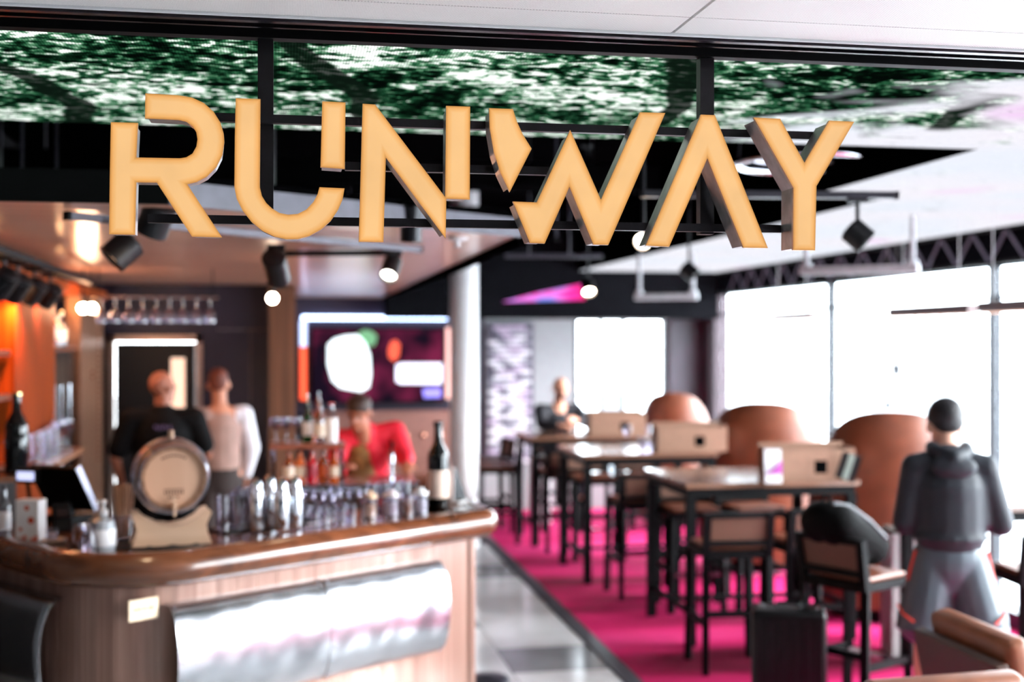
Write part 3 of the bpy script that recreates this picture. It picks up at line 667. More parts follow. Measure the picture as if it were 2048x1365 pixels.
# boards sit 0.115..0.09 inside the rail line
bp_ = walk(off(path, 0.0), 0.105)
for i in range(len(bp_) - 1):
    a, b = bp_[i], bp_[i + 1]; d = (b - a).normalized(); nr = Vector((d.y, -d.x))
    c = (a + b) / 2 + nr * 0.102
    if (b - a).length < 0.02: continue
    MB().box((0, 0, 0.485), ((b - a).length - 0.0025, 0.024, 0.968)).build('board', BODW, bar, loc=(c.x, c.y, 0)).rotation_euler = (0, 0, math.atan2(d.y, d.x))
# bulged steel panels on the front
def wing(s0, s1, name, seed):
    r = random.Random(seed); nu, nv = 28, 20; out_n = -Gd
    vs = []; fs = []
    for lay, th in ((0, 0.0), (1, -0.004)):
        for i in range(nu + 1):
            s = s0 + (s1 - s0) * i / nu
            for j in range(nv + 1):
                v = j / nv; a = -math.pi * 0.5 + math.pi * v
                z = 0.655 + 0.235 * math.sin(a) ; bul = 0.115 * math.cos(a) ** 0.8 if abs(v - .5) < .4999 else 0.0
                dent = 0.007 * math.sin(s * 9.0 + seed) * math.sin(v * 3.1) + 0.003 * math.sin(s * 31 + v * 7)
                p = E - Fd * s + out_n * (-0.088 + bul + dent * math.cos(a) + th)
                vs.append((p.x, p.y, z))
    m = (nu + 1) * (nv + 1)
    for l in (0, 1):
        for i in range(nu):
            for j in range(nv):
                q = [l * m + i * (nv + 1) + j, l * m + (i + 1) * (nv + 1) + j, l * m + (i + 1) * (nv + 1) + j + 1, l * m + i * (nv + 1) + j + 1]; fs.append(q if l == 0 else q[::-1])
    for i in (0, nu):
        for j in range(nv): fs.append((i * (nv + 1) + j, i * (nv + 1) + j + 1, m + i * (nv + 1) + j + 1, m + i * (nv + 1) + j))
    for j in (0, nv):
        for i in range(nu): fs.append((i * (nv + 1) + j, (i + 1) * (nv + 1) + j, m + (i + 1) * (nv + 1) + j, m + i * (nv + 1) + j))
    o = MB().add(vs, fs).build('steel_panel', STEEL, bar, smooth=True)
    rv = MB()
    for k in range(9):
        a = -math.pi / 2 + math.pi * (k + 1) / 10
        for s in (s0 + 0.02, s1 - 0.02):
            p = E - Fd * s + out_n * (-0.086 + 0.115 * math.cos(a) ** .8); rv.ball((p.x, p.y, 0.655 + 0.235 * math.sin(a)), 0.005, 6)
    q = rv.build('rivet_row', CHROME, o); q['kind'] = 'stuff'
wing(0.34, 1.088, 'a', 2); wing(1.10, 1.885, 'b', 5)
# second bulged panel on the left side of the bar
vs = []; fs = []; nu, nv = 10, 16
for i in range(nu + 1):
    s = 0.50 + 0.62 * i / nu
    for j in range(nv + 1):
        a = -math.pi / 2 + math.pi * j / nv; p = K + Gd * s - Fd * (-0.088 + 0.11 * max(0, math.cos(a)) ** .8); vs.append((p.x, p.y, 0.655 + 0.235 * math.sin(a)))
for i in range(nu):
    for j in range(nv): fs.append((i * (nv + 1) + j, (i + 1) * (nv + 1) + j, (i + 1) * (nv + 1) + j + 1, i * (nv + 1) + j + 1))
o = MB().add(vs, fs).build('steel_panel', STEEL, bar, smooth=True); md = o.modifiers.new('thickness', 'SOLIDIFY'); md.thickness = 0.004
# engraved plate on the boards
pc = E - Fd * 1.985 + Gd * 0.0858; rzp = math.atan2(Fd.y, Fd.x)
pl = thing('brass_plate', 'small pale brass plate screwed to the bar boards left of the steel', 'plate', (pc.x, pc.y, 0.885), rzp)
MB().box((0, 0, 0), (0.135, 0.008, 0.088)).build('plate', mat('pale_brass', (238, 214, 182), 0.35, 0.35), pl, bevel=0.002)
ink = mat('engraving', (168, 138, 112), 0.6); e = MB()
xx = -0.045
for wdt, hh in ((.004, .014), (.004, .014), (.005, .012), (.004, .014), (.004, .018), (.0, .0), (.004, .02), (.006, .012), (.0, 0), (.004, .012), (.005, .016), (.004, .018), (.004, .012)):
    if wdt: e.box((xx, -0.0045, 0.0 + hh * .2), (wdt, 0.001, hh))
    xx += 0.0075
o = e.build('engraving', ink, pl); o['kind'] = 'stuff'
# stanchion base disc beyond the bar end
x, y = W(972, 7.35); 
t = thing('stanchion_base', 'dark round base plate on the floor at the right end of the bar', 'base plate', (x, y, 0))
MB().lathe([(0.0001, 0), (0.135, 0), (0.14, 0.008), (0.13, 0.02), (0.03, 0.034), (0.022, 0.036), (0.0001, 0.037)], 28).build('disc', mat('dark_plate', (52, 52, 66), 0.3, 0.6), t, smooth=True)

# ------------------------------------------------------------------ things on the bar
CT = 1.10
GL = glass('clear_glass', (246, 244, 250), 0.96, 0.35); GLB = glass('bottle_clear', (232, 232, 240), 0.9, 0.5)
GG = mat('green_bottle_glass', (20, 70, 34), 0.06, trans=0.6, var=0.05); AM = mat('amber_bottle_glass', (190, 84, 20), 0.06, trans=0.6, var=0.05); DK = mat('dark_bottle_glass', (14, 16, 18), 0.06, var=0.05)
RDG = mat('red_spirit', (190, 20, 40), 0.08, trans=0.3, var=0.05); LBL = mat('cream_label', (232, 216, 200), 0.6, var=0.05); LBW = mat('white_label', (240, 238, 242), 0.55, var=0.04); FOIL = mat('foil', (196, 170, 120), 0.25, 0.9)
def bar_at(px, py): d = (EYE - CT) * FP / (py - 682.5); x, y = W(px, d); return x, y, d
def glass_proto(kind):
    if kind == 'tumbler': p = [(0.0001, 0.004), (0.030, 0.004), (0.034, 0.10), (0.037, 0.10), (0.033, 0.0), (0.0001, 0.0)]
    elif kind == 'highball': p = [(0.0001, 0.006), (0.029, 0.006), (0.032, 0.16), (0.035, 0.16), (0.031, 0.0), (0.0001, 0.0)]
    elif kind == 'wine': p = [(0.0001, 0.0), (0.035, 0.0), (0.034, 0.003), (0.006, 0.008), (0.004, 0.085), (0.02, 0.1), (0.038, 0.135), (0.036, 0.19), (0.034, 0.19), (0.036, 0.137), (0.018, 0.103), (0.0001, 0.1)]
    return MB().lathe(p, 20)
GM = {k: glass_proto(k).mesh(k, GL, smooth=True) for k in ('tumbler', 'highball', 'wine')}
def drink_glass(kind, label, loc, group, sc=1.0):
    o = inst({'tumbler': 'tumbler_glass', 'highball': 'highball_glass', 'wine': 'wine_glass'}[kind], GM[kind], loc, None, random.random() * 3); o.scale = (sc, sc, sc); return tag(o, label, 'glass', group)
def bottle(name, label, loc, h=0.3, r=0.037, m=None, lab=LBL, cap=BLACK, group=None, lz=(0.18, 0.5), pour=False):
    t = thing(name, label, 'bottle', loc, 0, group)
    MB().lathe([(0.0001, 0), (r * .95, 0), (r, 0.01), (r, h * .58), (r * .92, h * .64), (r * .42, h * .76), (r * .36, h * .94), (r * .44, h * .945), (r * .44, h * .965), (0.0001, h * .965)], 18).build('glass_body', m or GLB, t, smooth=True)
    MB().lathe([(r * 1.012, h * lz[0]), (r * 1.02, h * lz[0] + .001), (r * 1.02, h * lz[1]), (r * 1.012, h * lz[1] + .001)], 18).build('label', lab, t, smooth=True)
    if pour: MB().lathe([(r * .35, h * .966), (r * .30, h), (r * .12, h * 1.03), (r * .10, h * 1.16)], 10).build('pourer', CHROME, t, smooth=True)
    else: MB().lathe([(r * .46, h * .966), (r * .46, h), (0.0001, h)], 12).build('cap', cap, t, smooth=True)
    return t
# rubber bar mats
def mat_obj(label, pa, pb, pc_):
    (x0, y0, _), (x1, y1, _) = bar_at(*pa), bar_at(*pb)
    a, b = Vector((x0, y0)), Vector((x1, y1)); d = b - a; c = (a + b) / 2
    o = MB().box((0, 0, 0.005), (d.length, pc_, 0.009)).build('bar_mat', mat('rubber', (28, 29, 34), 0.6, bump=0.3, scale=90), None, bevel=0.003, loc=(c.x, c.y, CT)); o.rotation_euler = (0, 0, math.atan2(d.y, d.x)); tag(o, label, 'mat'); return o
mat_obj('black rubber mat under the barrel and straws', (212, 1092), (408, 1092), 0.22)
mat_obj('black rubber mat under the shakers', (432, 1066), (622, 1040), 0.20)
# barrel on its wooden stand
bx, by, bd = bar_at(341, 1091)
va = math.atan2(by, bx) + math.pi / 2 + 0.10          # faces the camera, turned a little
st = thing('barrel_stand', 'pale wooden cradle with wavy sides under the small barrel', 'stand', (bx, by, CT + 0.0095), va + math.pi)
STW = wood('pale_ply', (196, 156, 126), (222, 186, 160), 0.55, 'x', 4, fine=12)
prf = [(-.17, 0), (-.11, 0), (-.10, .006), (-.08, 0), (-.03, 0), (.0, .006), (.03, 0), (.08, 0), (.10, .006), (.12, 0), (.17, 0), (.152, .05), (.147, .085), (.168, .135), (.16, .15), (.135, .145), (.11, .118), (.06, .092), (0, .083), (-.06, .092), (-.11, .118), (-.135, .145), (-.16, .15), (-.168, .135), (-.147, .085), (-.152, .05)]
MB().prism(prf, 'y', -0.075, -0.055).build('front_plate', STW, st); MB().prism(prf, 'y', 0.055, 0.075).build('rear_plate', STW, st)
for s in (-1, 1): MB().b2((s * .10 - .012, -.054, .03), (s * .10 + .012, .054, .075)).build('cross_rail', STW, st)
bz = CT + 0.0095 + 0.30
brl = thing('oak_barrel', 'small oak spirit barrel with steel hoops lying on the bar', 'barrel', (bx, by, bz), va + math.pi)
RM = Matrix.Rotation(math.pi / 2, 3, 'X')
OAK = wood('oak_stave', (120, 84, 62), (164, 122, 94), 0.4, 'y', 4, fine=20); HEADW = wood('oak_head', (196, 150, 122), (214, 170, 142), 0.5, 'z', 3, fine=8)
ns = 20
for k in range(ns):                                    # staves
    a0, a1 = 2 * math.pi * k / ns + .008, 2 * math.pi * (k + 1) / ns - .008; vs = []; fs = []
    for j in range(7):
        yy = -0.15 + 0.05 * j; R0 = 0.166 - 0.028 * (yy / .15) ** 2
        vs += [(R0 * math.cos(a0), yy, R0 * math.sin(a0)), (R0 * math.cos(a1), yy, R0 * math.sin(a1)), ((R0 - .014) * math.cos(a1), yy, (R0 - .014) * math.sin(a1)), ((R0 - .014) * math.cos(a0), yy, (R0 - .014) * math.sin(a0))]
    for j in range(6): fs += [(j * 4 + q, j * 4 + (q + 1) % 4, j * 4 + 4 + (q + 1) % 4, j * 4 + 4 + q) for q in range(4)]
    fs += [(0, 1, 2, 3), (24, 25, 26, 27)]
    MB().add(vs, fs).build('stave', OAK, brl)
for y0 in (-0.148, -0.075, 0.05, 0.122):
    R0 = 0.1665 - 0.028 * (y0 / .15) ** 2; R1 = 0.1665 - 0.028 * ((y0 + .026) / .15) ** 2
    MB().lathe([(R0, -y0), (R0 + .0035, -y0), (R1 + .0035, -y0 - .026), (R1, -y0 - .026)], 40, M=RM, ring=True).build('hoop', mat('hoop_steel', (206, 204, 214), 0.22, 1.0, var=.05), brl, smooth=True)
hd = MB().lathe([(0.0001, 0.137), (0.124, 0.137), (0.124, 0.125), (0.0001, 0.125)], 36, M=RM).build('barrel_head', HEADW, brl)
mk = MB()
for k in range(9):
    a = math.radians(62 + 7 * k); mk.box((0.10 * math.cos(a), -0.1378, 0.085 + 0.012 * math.sin(math.pi * k / 8)), (0.008, 0.001, 0.008))
for k in range(7): mk.box((-0.036 + 0.012 * k, -0.1378, -0.062), (0.006, 0.001, 0.014))
for k in range(4): mk.box((-0.02 + 0.012 * k, -0.1378, -0.082), (0.008, 0.001, 0.008))
mk.b2((-0.042, -0.1383, -0.05), (0.042, -0.1375, -0.047))
o = mk.build('stamp', mat('burnt_stamp', (96, 66, 50), 0.8), hd); o['kind'] = 'stuff'
MB().lathe([(0.014, 0), (0.011, 0.03), (0.013, 0.034), (0.0001, 0.036)], 12, c=(0, -.02, 0.163)).build('bung', STW, brl, smooth=True)
tp = MB().tube([(0, -0.138, -0.118), (0, -0.185, -0.122)], [0.012, 0.009]).build('tap', STW, brl, smooth=True); MB().tube([(0, -0.17, -0.121), (0, -0.172, -0.16)], 0.006).build('spout', STW, tp); MB().box((0, -0.168, -0.098), (0.012, 0.010, 0.04)).build('tap_key', STW, tp)
# straw jar
sx, sy, _ = bar_at(246, 1084)
jar = thing('straw_jar', 'low glass jar holding brown paper straws beside the barrel', 'jar', (sx, sy, CT + .0095))
MB().lathe([(0.0001, .004), (.040, .004), (.044, .11), (.047, .11), (.043, 0), (.0001, 0)], 20).build('glass_body', GL, jar, smooth=True); MB().lathe([(.0475, .104), (.049, .107), (.0475, .11)], 20, ring=True).build('rim', GL, jar)
SM = MB().tube([(0, 0, 0), (0, 0, 0.235)], 0.0042, 8).mesh('straw', mat('paper_straw', (196, 152, 122), 0.6, var=.15))
for k in range(22):
    a, r = random.random() * 6.28, math.sqrt(random.random()) * .033
    o = inst('paper_straw', SM, (sx + r * math.cos(a), sy + r * math.sin(a), CT + .0145 + random.random() * .012)); o.rotation_euler = (r * math.sin(a) * -2.6, r * math.cos(a) * 2.6, 0)
    tag(o, 'brown paper straw in the jar beside the barrel', 'straw', 'paper straws in the bar jar')
# sanitiser bottle and small jug
x, y, _ = bar_at(207, 1100)
t = thing('pump_bottle', 'squat clear pump bottle with white label in front of the straws', 'bottle', (x, y, CT))
MB().lathe([(.0001, 0), (.050, 0), (.052, .01), (.052, .10), (.046, .125), (.018, .14), (.018, .15), (.0001, .15)], 20).build('glass_body', mat('frosted_gel', (205, 212, 222), 0.15, trans=.35, var=.05), t, smooth=True)
MB().lathe([(.053, .02), (.0535, .021), (.0535, .09), (.053, .091)], 20).build('label', LBW, t, smooth=True)
pm = MB().lathe([(.02, .15), (.02, .172), (.008, .174), (.008, .2), (.016, .203), (.016, .215), (.0001, .216)], 14).build('pump', LBW, t, smooth=True); MB().bar((0, 0, .21), (-.035, -.01, .205), .012, .01).build('nozzle', LBW, pm)
x, y, _ = bar_at(177, 1108)
t = thing('glass_jug', 'small fluted glass jug left of the pump bottle', 'jug', (x, y, CT))
MB().lathe([(.0001, .004), (.028, .004), (.038, .045), (.026, .085), (.036, .125), (.039, .125), (.029, .085), (.041, .045), (.031, 0), (.0001, 0)], 18).build('glass_body', GL, t, smooth=True); MB().tube([(-.036, 0, .11), (-.06, 0, .1), (-.06, 0, .05), (-.04, 0, .04)], .005).build('handle', GL, t, smooth=True)
# printed carton, saucer, folded card reader, terminal
x, y, _ = bar_at(62, 1084)
t = thing('printed_carton', 'white carton printed with red balloons at the left of the bar', 'box', (x, y, CT), -0.35)
MB().b2((-.055, -.035, 0), (.055, .035, .19)).build('carton', LBW, t, bevel=.002)
pr = MB()
for (px_, pz, r) in ((.02, .10, .016), (-.03, .06, .009)): pr.lathe([(r, 0), (.0001, .0006)], 14, c=(px_, -.0352, pz), M=RM)
for k in range(6): pr.b2((-.054 + .018 * k, -.0356, .002), (-.038 + .018 * k, -.0351, .012 + .01 * (k % 3)))
pr.lathe([(.012, 0), (.0001, .0006)], 12, c=(.0, -.0352, .155), M=RM); o = pr.build('print', mat('balloon_red', (206, 74, 40), .6), t); o['kind'] = 'stuff'
x, y, _ = bar_at(104, 1086)
t = thing('saucer', 'small saucer with wooden rim left of the glass jug', 'saucer', (x, y, CT)); MB().lathe([(.0001, 0), (.05, 0), (.066, .012), (.064, .015), (.048, .006), (.0001, .005)], 24).build('dish', mat('saucer_grey', (120, 110, 108), .3), t, smooth=True); MB().lathe([(.045, .0062), (.05, .012), (.03, .012)], 20).build('coaster', STW, t)
t = thing('glass_votive', 'tiny clear votive glass standing on the saucer', 'glass', (x, y, CT + .0125)); MB().lathe([(.0001, .004), (.02, .004), (.024, .05), (.027, .05), (.023, 0), (.0001, 0)], 16).build('glass_body', GL, t, smooth=True); MB().lathe([(.0195, .0045), (.021, .03), (.0001, .031)], 14).build('wax', LBW, t)
x, y, _ = bar_at(124, 1062)
t = thing('card_reader', 'black card reader tilted on the bar behind the saucer', 'card reader', (x, y, CT), 0.3)
RT = Matrix.Rotation(-0.55, 3, 'X'); MB().box((0, 0, .062), (.085, .03, .14), rot=RT).build('body', BLACK, t, bevel=.006); MB().box((.0, -.012, .085), (.06, .012, .05), rot=RT).build('display', mat('dark_screen', (14, 15, 20), .1), t); MB().b2((-.03, -.02, 0), (.03, .05, .012)).build('foot', BLACK, t)
x, y, _ = bar_at(120, 1045)
t = thing('till_terminal', 'black point of sale terminal with slanted screen behind the carton', 'terminal', (x, y, CT), -0.55)
RT = Matrix.Rotation(0.55, 3, 'X')
MB().b2((-.09, -.02, 0), (.09, .14, .03)).build('base', BLACK, t, bevel=.005); MB().bar((0, .06, .03), (0, .02, .18), .05, .05).build('neck', BLACK, t)
MB().box((0, .02, .17), (.30, .03, .26), rot=RT).build('screen_case', BLACK, t, bevel=.004); MB().box((.152, .02, .17), (.004, .034, .264), rot=RT).build('side_trim', mat('silver_trim', (178, 178, 196), .3, .7), t)
cd = MB().box((-.12, -.09, .235), (.125, .03, .075), rz=0.1).build('customer_display', BLACK, t, bevel=.004); MB().box((-.12, -.1065, .235), (.098, .002, .042), rz=0.1).build('display_glow', glow('display_lavender', (206, 212, 255), 1.2), cd)
MB().tube([(-.12, -.09, .2), (-.12, -.06, .03)], .01).build('display_post', BLACK, t)
x, y, _ = bar_at(8, 1078); bottle('syrup_bottle', 'slim clear syrup bottle at the left edge of the bar', (x, y, CT), .24, .03, GLB, LBW)
# glasses, shakers, jars
for k, (px, py, kd, sc) in enumerate(((446, 1068, 'highball', 1.05), (474, 1064, 'highball', 1.05))):
    x, y, _ = bar_at(px, py); drink_glass(kd, ('left', 'right')[k] + ' one of two tall water glasses beside the shakers', (x, y, CT + .0095), None, sc)
shm = MB().lathe([(.0001, 0), (.033, 0), (.036, .012), (.038, .13), (.036, .15), (.03, .185), (.029, .20), (.024, .232), (.010, .245), (.0001, .246)], 22).mesh('shaker', CHROME, True)
lidm = None
for k, (px, py) in enumerate(((512, 1066), (538, 1058), (562, 1066), (589, 1060))):
    x, y, _ = bar_at(px, py); t = thing('cocktail_shaker', ('first', 'second', 'third', 'fourth')[k] + ' steel cocktail shaker from the barrel', 'shaker', (x, y, CT + .0095))
    MB().lathe([(.0001, 0), (.033, 0), (.036, .012), (.039, .14), (.0385, .148)], 22).build('tin', CHROME, t, smooth=True); MB().lathe([(.0387, .1485), (.037, .16), (.030, .19), (.028, .198)], 22).build('shoulder', CHROME, t, smooth=True); MB().lathe([(.0285, .1985), (.027, .225), (.012, .246), (.0001, .248)], 18).build('cap', CHROME, t, smooth=True)
rg = random.Random(11)
for k in range(16):
    p = E - Fd * (.64 + .082 * (k % 4)) + Gd * (.30 + .08 * (k // 4))
    drink_glass('tumbler' if k % 2 else 'wine', ('tumbler' if k % 2 else 'stemmed glass') + ', %s from the right in the %s row of the crowded bar glasses' % (ORD[k % 4], ORD[k // 4]), (p.x, p.y, CT), 'crowded glasses behind the bar rail', .8)
for k in range(10):
    p = E - Fd * (.925 + .088 * (k % 5)) + Gd * (.46 + .09 * (k // 5))
    drink_glass('wine' if k % 3 else 'tumbler', '%s glass from the right in the %s row behind the shakers' % (ORD[k % 5], ('nearer', 'farther')[k // 5]), (p.x, p.y, CT), 'back row glasses behind the shakers', 1.0)
JC = [('brass-lidded', (226, 186, 150)), ('pale', (224, 210, 214)), ('brown', (150, 104, 80)), ('white-topped', (240, 240, 240))]
for k, (px, py) in enumerate(((738, 1036), (782, 1033), (812, 1031), (840, 1028))):
    x, y, _ = bar_at(px, py); t = thing('garnish_jar', JC[k][0] + ' garnish jar on the bar between glasses and wine bottle', 'jar', (x, y, CT))
    MB().lathe([(.0001, .004), (.036, .004), (.039, .10), (.042, .10), (.039, 0), (.0001, 0)], 20).build('glass_body', GL, t, smooth=True); MB().lathe([(.0001, .005), (.034, .005), (.036, .07), (.0001, .074)], 16).build('filling', mat('filling_%d' % k, JC[k][1], .6, scale=60, var=.3), t)
    if k != 2: MB().lathe([(.043, .1005), (.043, .118), (.02, .124), (.02, .135), (.0001, .137)], 18).build('lid', mat('lid_%d' % k, JC[k][1], .3, .2), t, smooth=True)
for k in range(4):
    p = E - Fd * (.22 + .078 * k) + Gd * .46; drink_glass('highball', '%s tall glass from the right behind the garnish jars' % ORD[k], (p.x, p.y, CT), 'glasses behind the garnish jars', .95)
# wine bottle, ledger, menu holder
x, y, _ = bar_at(876, 1012)
bottle('wine_bottle', 'large dark wine bottle with pale label near the bar end', (x, y, CT), .46, .058, DK, mat('peach_label', (246, 216, 198), .5, var=.05), DK, lz=(.10, .42))
x, y, _ = bar_at(914, 1006)
t = thing('white_tray', 'flat white tray at the right end of the bar top', 'tray', (x, y, CT), 0.62); MB().b2((-.07, -.09, 0), (.07, .09, .006)).build('tray_base', WHITE, t, bevel=.002)
for a, b in (((-.07, -.09, .0061), (.07, -.083, .02)), ((-.07, .083, .0061), (.07, .09, .02)), ((-.07, -.0829, .0061), (-.063, .0829, .02)), ((.063, -.0829, .0061), (.07, .0829, .02))): MB().b2(a, b).build('tray_lip', WHITE, t)
t = thing('menu_holder', 'black wedge shaped menu holder on the white tray', 'menu holder', (x, y, CT + .0065), 0.62); MB().prism([(-.05, 0), (.055, 0), (-.035, .19), (-.05, .19)], 'y', -.03, .03).build('wedge', mat('dark_acrylic', (30, 32, 36), .2), t); MB().b2((-.054, -.028, 0), (-.0505, .028, .2)).build('card', LBW, t)
# folded paper on the counter
x, y, _ = bar_at(633, 1044); o = MB().box((0, 0, .002), (.16, .09, .003)).build('paper_slip', LBW, None, loc=(x, y, CT)); o.rotation_euler = (0, 0, .62); tag(o, 'flat pale paper slip on the bar right of the shakers', 'paper')

# ------------------------------------------------------------------ service station inside the bar
ss = thing('service_station', 'dark service station with raised bottle shelf inside the bar', 'counter', (0.37, 7.98, 0))
MB().b2((-.43, -.22, 0), (.43, .22, 1.08)).build('cabinet', mat('station_dark', (40, 30, 28), .5), ss); MB().b2((-.45, -.24, 1.0805), (.45, .24, 1.12)).build('worktop', STEEL, ss)
SHW = wood('shelf_wood', (120, 60, 44), (168, 98, 76), .35, 'x', 4)
MB().b2((-.46, -.16, 1.335), (.0, .10, 1.362)).build('upper_shelf', SHW, ss)
for a in ((-.44, -.14), (-.02, -.14), (-.44, .08), (-.02, .08)): MB().b2((a[0] - .012, a[1] - .012, 1.1205), (a[0] + .012, a[1] + .012, 1.3345)).build('shelf_post', CHROME, ss)
z1 = 1.3625
bottle('spirit_bottle', 'green bottle with pourer on the raised shelf of the station', (.14, 7.92, z1), .26, .032, GG, LBW, pour=True)
bottle('spirit_bottle', 'amber bottle with pourer on the raised shelf of the station', (.21, 7.97, z1), .27, .033, AM, LBL, pour=True)
bottle('spirit_bottle', 'tall white labelled bottle at the shelf end of the station', (.285, 7.88, z1), .25, .037, GLB, LBW, mat('red_cap', (210, 30, 44), .4), lz=(.02, .62))
bottle('spirit_bottle', 'frosted bottle leaning place left on the raised shelf', (.215, 7.87, z1), .24, .034, GLB, LBL, pour=True)
for k in range(5): drink_glass('wine', '%s stemmed glass from the left, %s row on the raised shelf' % (ORD[k % 3], ('front', 'back')[k // 3]), (-.055 + .065 * (k % 3), 7.86 + .08 * (k // 3), z1), 'stemmed glasses on the station shelf', .85)
z0 = 1.1205
for k, (xx, m, lb, nm) in enumerate(((.10, AM, LBL, 'orange'), (.17, mat('orange_juice', (232, 112, 40), .3), LBL, 'tall orange'), (.24, RDG, mat('crimson_label', (150, 20, 48), .5), 'red'), (.31, AM, mat('rust_label', (190, 80, 30), .5), 'rust'), (.38, mat('ginger_glass', (206, 92, 26), .1, trans=.3), LBL, 'ginger'))):
    bottle('juice_bottle', '%s bottle standing under the raised shelf' % nm, (xx - .075, 7.86 + .03 * (k % 2), z0), .20, .033, m, lb)
# beer tap
t = thing('beer_tap', 'chrome beer tap tower on the service station worktop', 'tap', (.66, 7.9, z0)); MB().tube([(0, 0, 0), (0, 0, .15), (0, -.03, .18), (0, -.09, .17)], .016).build('tower', CHROME, t, smooth=True); MB().tube([(0, -.09, .17), (0, -.095, .12)], .01).build('spout', CHROME, t, smooth=True); MB().tube([(0, -.05, .185), (0, -.06, .25)], [.008, .012]).build('handle', BLACK, t, smooth=True)

# ------------------------------------------------------------------ back bar on the left
BBW = wood('backbar_wood', (112, 42, 10), (150, 64, 20), .55, 'z', 5, fine=16)
BBW.node_tree.nodes['Principled BSDF'].inputs['Specular IOR Level'].default_value = 0.06
bb = thing('back_bar', 'tall wooden back bar with bottle shelves along the left wall', 'cabinet', (-1.73, 8.4, 0))
MB().b2((.17, -1.15, 0), (.27, .07, 2.36)).build('wood_panel', BBW, bb); MB().b2((-.26, -1.75, 0), (-.22, 2.25, 2.4)).build('back_panel', wood('bb_back', (84, 42, 20), (116, 60, 30), .5, 'z'), bb)
MB().b2((.17, 1.08, 0), (.27, 2.23, 2.36)).build('stud_panel', mat('copper_panel', (150, 108, 84), .35, .6, var=.15), bb)
for z, a, b in ((1.92, -1.72, -1.16), (1.68, -1.72, -1.16), (1.93, .08, 1.07), (1.30, -1.72, -1.16)): MB().b2((-.22, a, z), (.25, b, z + .03)).build('shelf', wood('bb_shelf', (84, 44, 26), (120, 70, 44), .35, 'y'), bb)
MB().b2((-.20, -1.72, 0), (.28, -1.16, 1.29)).build('lower_unit', mat('bb_dark', (16, 15, 17), .4), bb); 
MB().b2((-.20, .08, 0), (.22, 1.07, 1.30)).build('lower_unit', MATS['bb_dark'], bb)
for k in range(3): 
    f = MB().b2((.20, .085 + .33 * k, .1), (.235, .40 + .33 * k, 1.925)).build('fridge_door', mat('fridge_glass', (14, 15, 18), .25, .0, spec=.3), bb); MB().tube([(.245, .11 + .33 * k, .9), (.245, .11 + .33 * k, 1.7)], .008).build('handle', CHROME, f)
MB().b2((.30, -1.72, 1.285), (.46, .06, 1.315)).build('ledge', wood('bb_ledge', (150, 96, 66), (196, 140, 104), .3, 'y', coat=.4), bb)
sd = MB()
for k in range(26): sd.ball((.272, 1.93, 1.06 + .042 * k), .012, 8)
for k in range(2): sd.ball((.272, 1.62, 1.72 + .04 * k), .012, 8)
o = sd.build('stud_row', mat('copper_stud', (236, 178, 140), .15, 1.0), bb, smooth=True); o['kind'] = 'stuff'
MB().b2((-.2, -1.74, 2.33), (.30, 2.24, 2.40)).build('cornice', BBW, bb)
BX = -1.73; BY = 8.4
cols = [GLB, AM, GLB, GG, GLB, RDG, DK]
for z, nm in ((1.9505, 'top'), (1.7105, 'middle')):
    for k in range(6):
        bottle('shelf_bottle', ('first', 'second', 'third', 'fourth', 'fifth', 'sixth')[k] + ' spirit bottle along the %s left shelf' % nm, (BX + .12 + .03 * (k % 2), BY - 1.66 + .088 * k, z), .2 - .015 * (k % 2), .034, cols[k % 7], [LBW, LBL][k % 2], [BLACK, FOIL][k % 2])
for k in range(9):
    bottle('shelf_bottle', ('first', 'second', 'third', 'fourth', 'fifth', 'sixth', 'seventh', 'eighth', 'ninth')[k] + ' pale bottle on the shelf beside the wood panel', (BX + .14 + .04 * (k % 2), BY + .14 + .1 * k, 1.9605), .28 - .03 * (k % 3), .036, GLB if k % 3 else AM, [LBW, LBL][k % 2], [BLACK, FOIL][k % 2])
for k in range(9):
    drink_glass('wine' if k > 4 else 'highball', '%s clear glass along the back bar ledge from the dark bottle' % ORD[k], (BX + .345 + .04 * (k % 2), BY - .98 + .115 * k, 1.3155), 'glasses on the back bar ledge', 1.0)
for k in range(5):
    drink_glass('highball', '%s tall tumbler in the low left shelf bay' % ORD[k], (BX + .12 + .05 * (k % 2), BY - 1.66 + .1 * k, 1.3305), 'tumblers on the low left shelf', 1.0)
bottle('magnum_bottle', 'big black bottle standing on the back bar ledge', (BX + .372, BY - 1.62, 1.3155), .42, .058, DK, DK, FOIL)
for k, yy in enumerate((-1.45, .55)):
    l = point_light('shelf_glow', (BX + .18, BY + yy, 2.26), 5, (255, 190, 130), .05); l.parent = bb; l.location = (.18, yy, 2.26)
# hanging glass rack under the wood ceiling
xr, yr = W(312, 8.6)
t = thing('glass_rack', 'hanging chrome glass rack below the wood ceiling above the barmen', 'rack', (xr, yr, 2.30))
for s in (-1, 1): MB().tube([(-.42, s * .02, 0), (.42, s * .02, 0)], .006, 8).build('rail', CHROME, t)
for s in (-.38, .38): MB().tube([(s, 0, 0), (s, 0, .2)], .004, 8).build('hanger_rod', BLACK, t); MB().bar((s, -.06, 0), (s, .06, 0), .01, .008).build('cross_bar', CHROME, t)
for k in range(9):
    o = drink_glass('wine', '%s upside-down wine glass from the left in the chrome rack' % ORD[k], (xr - .36 + .09 * k, yr, 2.3085), 'wine glasses in the hanging rack', .95); o.rotation_euler = (math.pi, 0, 0)

